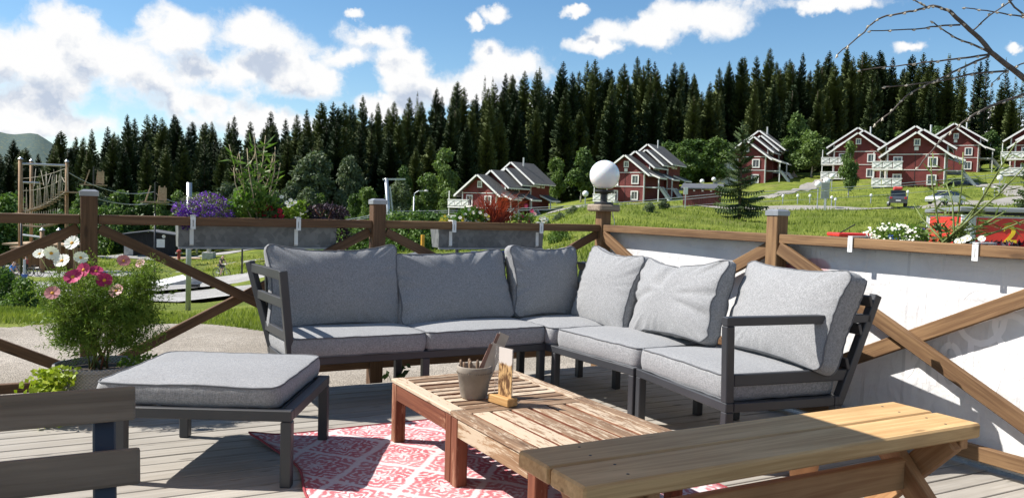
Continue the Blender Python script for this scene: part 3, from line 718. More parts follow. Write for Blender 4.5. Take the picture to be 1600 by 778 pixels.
    ch = MB(); u = units[-1]; ch.tube([((u[0] + u[1]) / 2 + .9, u[2] + 1.5, u[5] - .6), ((u[0] + u[1]) / 2 + .9, u[2] + 1.5, u[5] + .9)], .13, 8); ch.build('chimney_pipe', M_GREYW, e)
    return e
UA = [(-3.2, 3.2, 0, 5.5, 4.9, 7.3), (-1.6, 2.9, 2.6, 7.5, 6.3, 8.1), (-1.0, 3.0, 6.0, 10.0, 6.9, 8.6), (-3.3, 3.5, 8.6, 14.0, 7.1, 9.7)]
UB = [(-3.7, 3.7, 0, 6, 4.9, 7.7), (-4.3, 3.4, 4.5, 11.5, 6.3, 9.0), (-2.6, 3.9, 2.5, 5.2, 6.2, 8.3)]
cabin(747, 124, -37, 'red cabin furthest left, stepped grey roofs above zinc flower box', UA, 1.0, dz=.0)
cabin(974, 126, -25, 'red cabin half hidden behind the white globe lamp', UA, .96, plaque=True)
cabin(1160, 146, -14, 'red cabin partly hidden by the lone spruce', UA, 1.06)
cabin(1333, 140, -5, 'red cabin behind the young birch, left of the front cabin', UB, 1.0)
cabin(1424, 118, -3, 'front red cabin with two white balconies above the parked cars', UB, 1.0, plaque=True)
cabin(1484, 150, -2, 'red cabin set back just right of the front cabin', UB, 1.0, bal=False, plaque=True)
cabin(1622, 132, 2, 'cabin with white balconies cut by the right picture edge', UB, 1.05)
# ------------------------------------------------------------------ things in the middle distance
M_POLE = wood('course_pole_wood', (.22, .13, .07), (.36, .23, .13), 2, .3)
M_PLANKW = wood('course_plank_wood', (.30, .20, .12), (.48, .36, .24), 0, .3)
M_ROPE = plain('pale_rope', (.50, .45, .36), .9, .1)
M_STEEL = plain('galvanised_steel', (.42, .44, .46), .45, .12, 5.0, Metallic=.6)
M_BLACKP = plain('black_metal', (.018, .018, .02), .5, .1)
M_BLACKW = wood('black_boards', (.012, .012, .014), (.035, .034, .036), 2, .4, knots=False)
M_DKROOF = plain('dark_roof_felt', (.085, .09, .10), .8, .15, 2.0)
M_CONC = plain('concrete', (.45, .44, .42), .9, .15, 3.0, .2)
M_SKIN = plain('skin', (.55, .34, .25), .6, .08)
def cloth(n, c): return plain(n, c, .85, .12, 12.0)
M_BLUEC = cloth('blue_shirt', (.06, .20, .52)); M_OLIVE = cloth('olive_vest', (.09, .09, .06)); M_BEIGE = cloth('beige_shorts', (.34, .28, .21)); M_REDC = cloth('red_shirt', (.48, .08, .08)); M_DARKC = cloth('dark_clothes', (.03, .03, .04))
M_TYRE = plain('tyre_rubber', (.02, .02, .02), .8, .1); M_HELM = plain('helmet', (.03, .03, .035), .35, .1)
M_BIKEW = plain('bike_paint', (.35, .36, .38), .35, .1)

def skin_person(name, label, loc, rz, J, edges, rad, mats, fm, cat='person', group=None):
    """one continuous body grown round a posed skeleton; fm(centre, nearest joint) -> material index"""
    names = list(J); me = bpy.data.meshes.new('body'); me.from_pydata([J[n] for n in names], [(names.index(a), names.index(b)) for a, b in edges], [])
    o = bpy.data.objects.new('tmp', me); COL.objects.link(o)
    o.modifiers.new('s', 'SKIN'); sv = me.skin_vertices[0].data
    for i, n in enumerate(names): sv[i].radius = (rad[n], rad[n]); sv[i].use_root = (n == 'pelvis')
    sb = o.modifiers.new('d', 'SUBSURF'); sb.levels = 2; sb.render_levels = 2
    dg = bpy.context.evaluated_depsgraph_get(); m2 = bpy.data.meshes.new_from_object(o.evaluated_get(dg))
    bpy.data.objects.remove(o); m2.name = 'body'; m2.materials.clear()
    for m in mats: m2.materials.append(m)
    P = np.array([J[n] for n in names])
    for p in m2.polygons:
        j = names[int(np.argmin(((P - np.array(p.center)) ** 2).sum(1)))]; p.material_index = fm(p.center, j); p.use_smooth = True
    e = thing(name, label, cat, loc, rz, group); obj('body', m2, e); return e
def bicycle(label, loc, rz, fcol, group=None):
    """side profile along local +X, wheels 0.69 m"""
    e = thing('bicycle', label, 'bicycle', loc, rz, group); r = .345
    for cx in (-.53, .53):
        t_ = MB(); t_.tube([(cx + r * math.cos(a), 0, r + r * math.sin(a)) for a in np.linspace(0, 2 * PI, 25)], .028, 6, False); w = t_.build('wheel', M_TYRE, e, smooth=True)
        s_ = MB()
        for k in range(10): a = k * PI / 5; s_.tube([(cx, .0, r), (cx + r * math.cos(a), 0, r + r * math.sin(a))], .004, 4)
        s_.tube([(cx, -.05, r), (cx, .05, r)], .025, 6); s_.build('spokes', M_STEEL, w)
    f = MB(); bb = (-.08, 0, .30); st = (-.22, 0, .74); hd = (.36, 0, .80); hb = (.40, 0, .68)
    for a, b, q in ((bb, st, .02), (st, hd, .02), (bb, hb, .025), (bb, (-.53, 0, .345), .014), (st, (-.53, 0, .345), .012), (hd, hb, .022), (hb, (.53, 0, .345), .017)): f.tube([a, b], q, 6)
    f.build('frame', fcol, e)
    h = MB(); h.tube([hd, (.34, 0, .95)], .016, 6); h.tube([(.28, -.30, .98), (.36, -.12, .97), (.34, 0, .95), (.36, .12, .97), (.28, .30, .98)], .014, 6); h.build('handlebar', M_BLACKP, e)
    s = MB(); s.tube([st, (-.25, 0, .90)], .015, 6); s.tube([(-.38, 0, .92), (-.26, 0, .925), (-.12, 0, .91)], [.07, .055, .02], 8); s.build('saddle', M_BLACKP, e)
    c = MB(); c.lathe([(.0, -.01), (.09, -.01), (.09, .01), (0, .01)], 12, (0, 0, 0), T(bb[0], -.05, bb[2]) @ RX(PI / 2)); c.bar((bb[0], -.07, bb[2]), (bb[0] + .1, -.07, bb[2] - .13), .02, .02); c.bar((bb[0], .07, bb[2]), (bb[0] - .1, .07, bb[2] + .13), .02, .02); c.build('crank', M_BLACKP, e)
    return e
RIDE_J = {'pelvis': (-.25, 0, 1.0), 'belly': (-.14, 0, 1.18), 'chest': (.0, 0, 1.40), 'neck': (.07, 0, 1.52), 'head': (.12, 0, 1.60), 'crown': (.13, 0, 1.72), 'nose': (.2, 0, 1.61),
          'sl': (.0, .17, 1.42), 'el': (.13, .27, 1.20), 'hl': (.30, .27, 1.0), 'sr': (.0, -.17, 1.42), 'er': (.13, -.27, 1.20), 'hr': (.30, -.27, 1.0),
          'kl': (.16, .11, .86), 'al': (-.12, .10, .50), 'tl': (.0, .10, .44), 'kr': (.14, -.11, .70), 'ar': (.0, -.10, .24), 'tr': (.13, -.10, .20)}
RIDE_E = [('pelvis', 'belly'), ('belly', 'chest'), ('chest', 'neck'), ('neck', 'head'), ('head', 'crown'), ('head', 'nose'), ('chest', 'sl'), ('sl', 'el'), ('el', 'hl'), ('chest', 'sr'), ('sr', 'er'), ('er', 'hr'), ('pelvis', 'kl'), ('kl', 'al'), ('al', 'tl'), ('pelvis', 'kr'), ('kr', 'ar'), ('ar', 'tr')]
RIDE_R = {'pelvis': .15, 'belly': .14, 'chest': .16, 'neck': .06, 'head': .095, 'crown': .085, 'nose': .02, 'sl': .07, 'el': .045, 'hl': .035, 'sr': .07, 'er': .045, 'hr': .035, 'kl': .065, 'al': .045, 'tl': .04, 'kr': .065, 'ar': .045, 'tr': .04}
def rider_fm(c, j):
    if j == 'crown': return 3
    if j in ('head', 'neck', 'nose', 'hl', 'hr', 'el', 'er'): return 0
    if j in ('al', 'ar', 'kl', 'kr'): return 2 if c[2] > .72 and j in ('kl', 'kr') else 0
    if j in ('tl', 'tr'): return 3
    if j == 'pelvis': return 2
    return 1
def face(px0, px1, d0, d1):      # heading from one plan point to another
    a = Vector(xy(px0, d0)); b = Vector(xy(px1, d1)); return math.atan2(b.y - a.y, b.x - a.x)
rz = face(10, 60, 51, 51); p = gp(18, 51, .06)
bicycle('bicycle under the rider in the blue shirt at the left edge', p, rz, M_BIKEW)
skin_person('person', 'cyclist in a blue shirt, shorts and dark helmet riding at the left edge', p, rz, RIDE_J, RIDE_E, RIDE_R, [M_SKIN, M_BLUEC, M_BEIGE, M_HELM], rider_fm)
rz = face(330, 370, 64, 63); p = gp(346, 64, .06)
bicycle('bicycle under the rider in the dark vest on the gravel trail', p, rz, M_BIKEW)
skin_person('person', 'cyclist in a dark olive vest riding along the gravel trail', p, rz, RIDE_J, RIDE_E, RIDE_R, [M_SKIN, M_OLIVE, M_DARKC, M_HELM], rider_fm)
STAND_J = {'pelvis': (0, 0, .95), 'belly': (0, 0, 1.12), 'chest': (0, 0, 1.36), 'neck': (0, 0, 1.50), 'head': (.02, 0, 1.59), 'crown': (.0, 0, 1.71), 'nose': (.11, 0, 1.60),
           'sl': (0, .19, 1.40), 'el': (.0, .26, 1.12), 'hl': (.1, .24, .90), 'sr': (0, -.19, 1.40), 'er': (.02, -.26, 1.12), 'hr': (.14, -.22, .92),
           'kl': (.02, .11, .50), 'al': (-.02, .12, .09), 'tl': (.13, .13, .05), 'kr': (.05, -.11, .50), 'ar': (0, -.12, .09), 'tr': (.15, -.13, .05)}
def stand_fm(c, j):
    if j in ('crown',): return 3
    if j in ('head', 'neck', 'nose', 'hl', 'hr'): return 0
    if j in ('al', 'ar', 'kl', 'kr', 'pelvis'): return 2
    if j in ('tl', 'tr'): return 3
    return 1
p = gp(40, 74, .06); skin_person('person', 'person in a red shirt standing among the parked bicycles', p, 2.6, STAND_J, RIDE_E, RIDE_R, [M_SKIN, M_REDC, M_DARKC, M_DARKC], stand_fm)
p = gp(4, 74, .06); skin_person('person', 'dark-clad person standing beside a bicycle at the far left edge', p, .6, STAND_J, RIDE_E, RIDE_R, [M_SKIN, M_DARKC, M_DARKC, M_DARKC], stand_fm)
for i, (px, d) in enumerate(((8, 73), (24, 75), (31, 73.5), (47, 75), (54, 74))):
    bicycle('parked bicycle in the row beside the person in red', gp(px, d, .06), face(0, 40, 75, 75) + rf.uniform(-.5, .5), M_BIKEW, 'parked bicycles by the person in red')
SIT_J = dict(STAND_J)
for k in SIT_J: SIT_J[k] = (SIT_J[k][0], SIT_J[k][1], SIT_J[k][2] - .5)
SIT_J.update(kl=(.42, .12, .48), al=(.46, .12, .09), tl=(.60, .12, .05), kr=(.42, -.12, .48), ar=(.46, -.12, .09), tr=(.60, -.12, .05))
p = gp(424, 104, .1)
bn = thing('park_bench', 'low bench on the meadow with two people sitting on it', 'bench', p, face(415, 445, 104, 104))
q = MB(); q.box((0, 0, .36), (1.9, .4, .08)); q.build('seat', M_PLANKW, bn)
for s in (-.8, .8): q = MB(); q.box((s, 0, .15), (.08, .36, .34)); q.build('leg', M_BLACKP, bn)
a = face(415, 445, 104, 104); u = Vector((math.cos(a), math.sin(a), 0))
skin_person('person', 'person in white sitting on the meadow bench, left one', p - u * .5, a - 1.57, SIT_J, RIDE_E, RIDE_R, [M_SKIN, plain('white_shirt', (.7, .7, .68), .8), M_DARKC, M_DARKC], stand_fm)
skin_person('person', 'person in dark clothes sitting on the meadow bench, right one', p + u * .4, a - 1.57, SIT_J, RIDE_E, RIDE_R, [M_SKIN, M_DARKC, M_DARKC, M_DARKC], stand_fm)
for px in (434, 441): bicycle('bicycle leaning beside the meadow bench', gp(px, 102, .1), face(430, 445, 102, 101) + rf.uniform(-.3, .3), M_BIKEW, 'bicycles by the meadow bench')

# rope course -------------------------------------------------------------------------
def climbing_tower():
    d = 84; B = gp(66, d); e = thing('climbing_course', 'timber rope-course tower with a swinging plank bridge', 'climbing course', B)
    def L(px, y, dd=d): return atd(px, y, dd) - B
    def pole(px, yt, dd=d, r=.16, bt=None):
        tp = L(px, yt, dd); g_ = gp(px, dd) - B
        q = MB(); q.tube([(tp.x, tp.y, g_.z - .4), (tp.x, tp.y, tp.z)], [r * 1.1, r], 10); o = q.build('pole', M_POLE, e, smooth=True)
        c = MB(); c.lathe([(r * 1.35, 0), (r * 1.3, .05), (0, .28)], 10, (tp.x, tp.y, tp.z)); c.build('pole_cap', M_STEEL, o); return tp
    pole(32, 249, 84, .20); pole(49, 252, 90, .17); pole(104.5, 253, 86, .17); pole(66, 360, 80, .2); pole(92, 360, 80, .18); pole(118, 360, 80, .2)
    for a, b, w in (((32, 256, 84), (104, 259, 86), .22), ((48, 257, 90), (104, 260, 86), .16), ((32, 285, 84), (60, 286, 88), .2), ((36, 367, 80), (66, 371, 80), .2), ((92, 367, 80), (118, 369, 80), .18)):
        q = MB(); q.tube([L(*a), L(*b)], w * .5, 8); q.build('beam', M_STEEL if w > .15 else M_PLANKW, e)
    for (a, b, yy, dd) in ((98, 122, 300, 86), (26, 56, 334, 84), (22, 64, 386, 84), (46, 62, 286, 90)):
        q = MB(); q.bar(L(a, yy, dd), L(b, yy + 1, dd), 1.6, .16); q.build('platform', M_PLANKW, e)
    n = 13; rp = MB()
    for i in range(n):
        f = i / (n - 1); x = 36 + 66 * f; y = 331 - 31 * f + 6 * math.sin(PI * f); c = L(x, y, 85)
        q = MB(); q.box((0, 0, 0), (.62, 1.1, .11), T(*c) @ RZ(-YAW)); q.build('bridge_plank', M_PLANKW, e)
        for o_ in (-.5, .5):
            tp = c + Vector((0, 0, 2.5 + .4 * math.sin(i * 2.1))); w = Vector((SY, CY, 0)) * o_ * 2
            rp.tube([c + w * .5, tp + w * .6 + Vector((.12 * math.sin(i * 3), 0, 0))], .022, 5)
    for dy, sag in ((0, 4), (-33, 6), (-52, 3)):
        for dd in (84.4, 85.6): rp.tube([L(36 + 66 * f, 331 - 31 * f + dy * (1 - .3 * f) + sag * math.sin(PI * f), dd) for f in np.linspace(0, 1, 9)], .025, 5)
    n = 15
    for i in range(n):
        f = i / (n - 1); c = L(40 + 50 * f, 352 - 4 * f + 4 * math.sin(PI * f), 82); q = MB(); q.box((0, 0, 0), (.5, 1.0, .1), T(*c) @ RZ(-YAW)); q.build('bridge_plank', M_PLANKW, e)
        rp.tube([c, c + Vector((0, 0, 1.5))], .02, 5)
    for x in (56, 64, 72, 80, 88, 96): rp.tube([L(x, 262 + .3 * (x - 50), 87), L(x + 5 * math.sin(x), 292 - .15 * (x - 50), 86)], .03, 5)
    rp.build('ropes', M_ROPE, e)['kind'] = 'stuff'
climbing_tower()
hb = gp(70, 87); hut = thing('timber_hut', 'red-brown timber hut under the rope-course tower', 'hut', hb, -YAW)
for k in range(9):
    q = MB(); q.box((-3.3 + .73 * k, 0, 1.1), (.7, .08, 3.0)); q.build('board', wood('hut_boards', (.20, .09, .05), (.32, .16, .09), 2, .3) if k == 0 else bpy.data.materials['hut_boards'], hut)
q = MB(); q.box((-.4, 1.6, 1.0), (6.4, 3.0, 2.8)); q.build('wall', bpy.data.materials['hut_boards'], hut); q = MB(); q.box((-.4, 1.2, 2.7), (7.2, 4.4, .18)); q.build('roof', M_PLANKW, hut)
# tree platforms on slim poles
for px, yp, d, lb in ((239, 316, 100, 'rope-course platform with wooden guards on a slim dark pole'), (143, 289, 110, 'distant rope-course platform above the fence post')):
    B = gp(px + 2, d); e = thing('course_platform', lb, 'platform', B); P = atd(px, yp, d) - B
    q = MB(); q.tube([(0, 0, -.3), (P.x * 0, P.y * 0, P.z + 2.4)], .09, 8); q.build('pole', M_BLACKP, e)
    q = MB(); q.box((0, 0, P.z), (2.6, 2.2, .16), RZ(-YAW)); q.build('deck', M_PLANKW, e)
    for s in (-1.1, .3, 1.1):
        q = MB(); q.bar(Vector((s, 0, P.z)), Vector((s * .7 + .3, 0, P.z + 2.0)), .14, .14); q.build('guard_post', M_PLANKW, e)
    q = MB(); q.box((.9, .1, P.z + 1.0), (.9, .08, 1.6), RZ(-YAW)); q.build('net_panel', M_PLANKW, e)
def cable(name, label, pts, r, mat=M_STEEL, cat='cable', sag=.3, group=None):
    B = Vector(pts[0]); q = MB(); P = []
    for i in range(len(pts) - 1):
        a, b = Vector(pts[i]), Vector(pts[i + 1])
        for f in np.linspace(0, 1, 12): P.append(a.lerp(b, f) - B - Vector((0, 0, 4 * sag * f * (1 - f))))
    q.tube(P, r, 5); o = q.build(name, mat); o.location = B; return tag(o, label, cat, group)
cable('rope_cable', 'upper safety cable of the rope course sagging between the trees', [atd(104, 268, 86), atd(240, 300, 100), atd(330, 312, 104)], .04, sag=1.0)
cable('rope_cable', 'lower safety cable of the rope course between the platforms', [atd(122, 300, 86), atd(240, 318, 100), atd(420, 305, 108)], .05, sag=.6)
for i, (y0, y1, y2, w) in enumerate(((330, 302, 264, .024), (333, 306, 268, .022), (341, 317, 281, .016))):
    cable('power_cable', ['topmost of the three cables crossing in front of the cabins', 'middle one of the three cables crossing in front of the cabins', 'lowest of the three cables crossing in front of the cabins'][i],
          [atd(420, y0 + 22, 74), atd(607, y0, 70), atd(1130, y1, 62), atd(1700, y2 - 8, 66)], w, sag=.35, group='cables in front of the cabins')

# poles, signs, small buildings ---------------------------------------------------------
def pole_thing(name, label, cat, base, h, r, mat, tilt=(0, 0)):
    e = thing(name, label, cat, base); q = MB(); q.tube([(0, 0, -.3), (tilt[0] * h, tilt[1] * h, h)], r, 12); q.build('pole', mat, e, smooth=True); return e
b = onz(294, 481, float(hgt(*xy(294, 13.6)))); pole_thing('steel_pole', 'slim galvanised steel pole in the grass strip', 'pole', b, (481 - 275) * 13.6 / F_PX, .045, M_STEEL)
e = pole_thing('lamp_post', 'thin black lamp post behind the white cosmos flowers', 'lamp post', gp(32, 66), 5.2, .07, M_BLACKP)
e = pole_thing('lamp_post', 'thin black post right of the pale ramps, under the zinc box', 'lamp post', gp(378, 66), 4.4, .07, M_BLACKP)
e = pole_thing('lamp_post', 'thin black post beside the black shed on the bike park', 'lamp post', gp(241, 58), 5.2, .06, M_BLACKP)
mast = pole_thing('cable_mast', 'leaning galvanised cable mast right of the middle fence post', 'mast', gp(612, 70), 6.3, .16, M_STEEL, (-.10, 0))
q = MB(); q.bar((-.9, 0, 6.2), (1.2, .4, 6.3), .14, .14); q.build('cross_arm', M_STEEL, mast)
q = MB(); q.tube([(.5, 0, -.3), (-.3, 0, 5.6)], .08, 8); q.build('stay', M_STEEL, mast)
sl_ = pole_thing('street_lamp', 'grey street lamp with a curved arm seen over the middle rail', 'street lamp', gp(645, 68), 4.6, .06, M_STEEL)
q = MB(); q.tube([(0, 0, 4.5), (.05, 0, 4.9), (.35, -.1, 5.1), (.8, -.2, 5.1)], .045, 8); q.build('arm', M_STEEL, sl_); q = MB(); q.lathe([(0, -.06), (.16, -.05), (.2, .02), (.08, .12), (0, .12)], 12, (.95, -.25, 5.1)); q.build('lamp_head', M_CONC, sl_)
# black shed
p = gp(233, 119); e = thing('black_shed', 'black boarded shed with a low grey roof on the bike park', 'shed', p, -YAW + R(14))
q = MB(); q.box((0, 2.5, 1.2), (7.0, 5.0, 3.4)); q.build('wall', M_BLACKW, e)
gable_wall(-3.5, 3.5, -.02, .2, 2.9, 3.35, 2.0).build('gable', M_BLACKW, e)
for s in (-1, 1): roof_side(0, 3.42, s * 4.0, 2.86, -.6, 5.6, .14).build('roof', M_DKROOF, e)
q = MB(); q.box((1.5, -.06, 1.75), (1.1, .08, 1.2)); q.build('window', M_WHITE, e); q = MB(); q.lathe([(0, -.03), (.25, -.03), (.25, .03), (0, .03)], 12, (0, 0, 0), T(1.9, -.06, 2.75) @ RX(PI / 2)); q.build('round_lamp', M_WHITE, e)
q = MB(); q.box((-2.8, -.05, 1.0), (1.2, .08, 2.1)); q.build('door', M_CONC, e)
p = gp(292, 114); e = thing('wooden_stage', 'low pale wooden platform beside the black shed', 'platform', p, -YAW)
for k in range(6): q = MB(); q.box((0, -.9 + .36 * k, .28), (5.2, .34, .08)); q.build('plank', M_PLANKW, e)
for s in (-2.3, 2.3): q = MB(); q.box((s, 0, 0), (.3, 2.0, .46)); q.build('beam', M_POLE, e)
p = gp(326, 112); e = thing('concrete_block', 'square concrete footing with a grey post right of the shed', 'block', p, -YAW)
q = MB(); q.box((0, 0, .3), (1.5, 1.2, 1.2)); q.build('footing', M_CONC, e, bevel=.03); q = MB(); q.tube([(.0, 0, .8), (.0, 0, 2.7)], .28, 12); q.build('post', M_CONC, e, smooth=True)
p = gp(279, 112); e = thing('hydrant', 'small red standpipe beside the wooden platform', 'hydrant', p); q = MB(); q.lathe([(.3, 0), (.3, .15), (.2, .2), (.2, 1.3), (.32, 1.35), (.3, 1.55), (0, 1.75)], 12); q.build('body', cloth('red_cast_iron', (.35, .06, .05)), e); q = MB(); q.tube([(-.45, 0, 1.2), (.45, 0, 1.2)], .1, 8); q.build('outlet', M_CONC, e)
# pump-track wedges
for (px0, px1, d, h, lb) in ((212, 286, 60, .75, 'upper white wedge ramp on the pump track'), (248, 312, 57, .7, 'lower white wedge ramp on the pump track')):
    a = gp(px0, d, .06); c = gp(px1, d + 1.5, .06); e = thing('wedge_ramp', lb, 'ramp', a, math.atan2(c.y - a.y, c.x - a.x)); Lr = (c - a).length
    q = MB(); q.add([(0, -.7, .02), (Lr, -.7, .02), (Lr, -.7, h), (0, .7, .02), (Lr, .7, .02), (Lr, .7, h)], [(0, 1, 2), (5, 4, 3), (0, 2, 5, 3), (1, 4, 5, 2), (0, 3, 4, 1)]); q.build('frame', M_CONC, e)
    q = MB(); q.bar((-.05, 0, .06), (Lr + .05, 0, h + .05), 1.5, .06); q.build('ramp_surface', M_WHITE, e)
p = gp(304, 44, .06); e = thing('black_crate', 'small black box standing on the gravel beside the steel pole', 'box', p, -YAW)
q = MB(); q.box((0, 0, .16), (.46, .4, .38)); q.build('body', M_BLACKP, e, bevel=.02); q = MB(); q.box((0, 0, .37), (.5, .44, .04)); q.build('lid', M_BLACKP, e, bevel=.01)
# blue trail post at the left
p = gp(37, 33, .0); e = thing('trail_post', 'short blue trail post beside the left flower pot', 'post', p); q = MB(); q.tube([(0, 0, -.2), (0, 0, .95)], .11, 12); q.build('post', cloth('blue_paint', (.05, .10, .28)), e); q = MB(); q.tube([(0, 0, .95), (0, 0, 1.55)], .05, 10); q.build('top', M_STEEL, e)
# route box, marker posts, blue bin
p = gp(664, 26, 0); p.z = EYE - (409 - yhor(664)) * 26 / F_PX - .35; e = thing('wooden_box', 'wooden cabinet with a peaked dark roof and a red sign', 'box', p, -YAW + R(18))
q = MB(); q.box((0, 0, .2), (.84, .7, .74)); q.build('body', M_PLANKW, e)
q = MB(); q.add([(-.5, -.42, .57), (.5, -.42, .57), (.5, .42, .57), (-.5, .42, .57), (0, 0, .72)], [(0, 1, 4), (1, 2, 4), (2, 3, 4), (3, 0, 4), (3, 2, 1, 0)]); q.build('roof', M_DKROOF, e)
q = MB(); q.box((-.26, -.36, .36), (.2, .02, .26)); q.build('sign', cloth('sign_red', (.50, .03, .04)), e); q = MB(); q.box((-.02, -.36, .34), (.24, .02, .3)); q.build('sign', M_WHITE, e)
M_YEL = plain('marker_yellow', (.60, .30, .02), .6); M_ORA = plain('marker_orange', (.42, .14, .03), .6)
def marker(px, d, yt, seg, lb, mats):
    b_ = gp(px, d); top = EYE - (yt - yhor(px)) * d / F_PX; e = thing('marker_post', lb, 'post', b_)
    for k in range(seg): z0 = top - b_.z - .62 * k; q = MB(); q.tube([(0, 0, z0 - .62), (0, 0, z0)], .06, 10); q.build('band', mats[k % 2], e)
    q = MB(); q.tube([(0, 0, -.3), (0, 0, top - b_.z - .62 * seg)], .05, 8); q.build('foot', M_BLACKP, e)
marker(660, 26, 367, 3, 'yellow and black striped snow marker beside the wooden cabinet', [M_YEL, M_BLACKP]); marker(714, 30, 362, 3, 'orange and black marker under the left end of the zinc box', [M_ORA, M_BLACKP])
p = gp(764, 24, 0); p.z = EYE - (410 - yhor(764)) * 24 / F_PX - .2; e = thing('blue_bin', 'blue plastic bin lid showing above the corner cushion', 'bin', p, .2); M_BLUEP = plain('blue_plastic', (.01, .03, .17), .4)
q = MB(); q.add([(-.3, -.3, -.5), (.3, -.3, -.5), (.3, .3, -.5), (-.3, .3, -.5), (-.36, -.36, .4), (.36, -.36, .4), (.36, .36, .4), (-.36, .36, .4)], [(3, 2, 1, 0), (4, 5, 6, 7), (0, 1, 5, 4), (1, 2, 6, 5), (2, 3, 7, 6), (3, 0, 4, 7)]); q.build('body', M_BLUEP, e, bevel=.03)
q = MB(); q.box((0, 0, .46), (.78, .78, .1)); q.tube([(-.4, -.42, .52), (.4, -.42, .52)], .05, 10); q.build('lid', M_BLUEP, e, bevel=.02)
# brown shed by the road
p = gp(1093, 100, 0); e = thing('brown_shed', 'small dark red boarded shed beside the road, left of the lone spruce', 'shed', p, -math.atan2(p.x, p.y) + R(-4)); M_SHED = wood('shed_boards', (.10, .03, .025), (.17, .055, .045), 2, .4, knots=False)
q = MB(); q.box((0, 1.3, .9), (4.4, 2.4, 2.6)); q.build('wall', M_SHED, e)
for k in range(15): q = MB(); q.box((-2.1 + .3 * k, .08, 1.0), (.24, .06, 2.4)); q.build('board', M_SHED, e)
roof_side(-9, 2.2, -8.99, 2.2, 0, .1); q = MB(); q.add([(-2.5, -.5, 2.25), (2.5, -.5, 2.25), (2.5, 2.9, 2.9), (-2.5, 2.9, 2.9), (-2.5, -.5, 2.37), (2.5, -.5, 2.37), (2.5, 2.9, 3.02), (-2.5, 2.9, 3.02)], [(3, 2, 1, 0), (4, 5, 6, 7), (0, 1, 5, 4), (1, 2, 6, 5), (2, 3, 7, 6), (3, 0, 4, 7)]); q.build('roof', M_DKROOF, e)
for s in (-.9, .1, 1.1): q = MB(); q.box((s, .0, 2.05), (.22, .12, .16)); q.build('vent', M_WHITE, e)
# lamps, bollards, signs along the road
M_GLOBE = plain('white_globe', (.82, .82, .80), .25, .03)
def globe_lamp(px, d, ytop, lb):
    b_ = gp(px, d); h = EYE - (ytop - yhor(px)) * d / F_PX - b_.z; e = thing('globe_lamp', lb, 'street lamp', b_)
    q = MB(); q.tube([(0, 0, -.3), (0, 0, h - .4)], .06, 8); q.build('post', M_STEEL, e); q = MB(); q.lathe([(.12, 0), (.3, .12), (.36, .34), (.3, .56), (.12, .68), (0, .7)], 14, (0, 0, h - .7)); q.build('globe', M_GLOBE, e, smooth=True)
for a in ((1093, 128, 280, 'white globe lamp left of the pair behind the brown shed'), (1111, 132, 277, 'white globe lamp right of the pair behind the brown shed'), (1274, 88, 283, 'white globe lamp left of the pair by the grey road sign'), (1287, 80, 278, 'white globe lamp beside the grey road sign'),
          (1295, 118, 272, 'white globe lamp below the fourth cabin balconies'), (1556, 104, 274, 'white globe lamp on the slope right of the front cabin'), (912, 96, 298, 'white globe lamp on the grass bank behind the big globe lamp')): globe_lamp(*a)
def bollard(px, d):
    e = thing('path_bollard', 'short white-topped bollard light along the cabin road', 'bollard', gp(px, d), 0, 'bollards along the cabin road'); q = MB(); q.tube([(0, 0, -.2), (0, 0, .85)], .06, 8); q.build('post', M_STEEL, e); q = MB(); q.lathe([(.14, 0), (.16, .05), (.14, .25), (0, .34)], 10, (0, 0, .85)); q.build('head', M_GLOBE, e)
for px, d in ((1220, 98), (1243, 97), (1262, 97), (1357, 98), (1414, 100), (1532, 101), (1549, 99), (1302, 92), (1296, 90)): bollard(px, d)
e = thing('road_sign', 'grey back of a square road sign beside the globe lamps', 'sign', gp(1285, 79), -YAW); q = MB(); q.tube([(0, 0, -.3), (0, 0, 2.9)], .045, 8); q.build('post', M_STEEL, e)
for z in (2.35, 1.55): q = MB(); q.box((0, -.06, z), (.82, .03, .74)); q.build('plate', M_CONC, e, bevel=.008)
e = thing('road_sign', 'small white sign on a post in front of the brown shed', 'sign', gp(1068, 70), -YAW); q = MB(); q.tube([(0, 0, -.3), (0, 0, 1.9)], .04, 8); q.build('post', M_STEEL, e); q = MB(); q.box((0, -.05, 1.7), (.36, .03, .6)); q.build('plate', M_WHITE, e, bevel=.008)

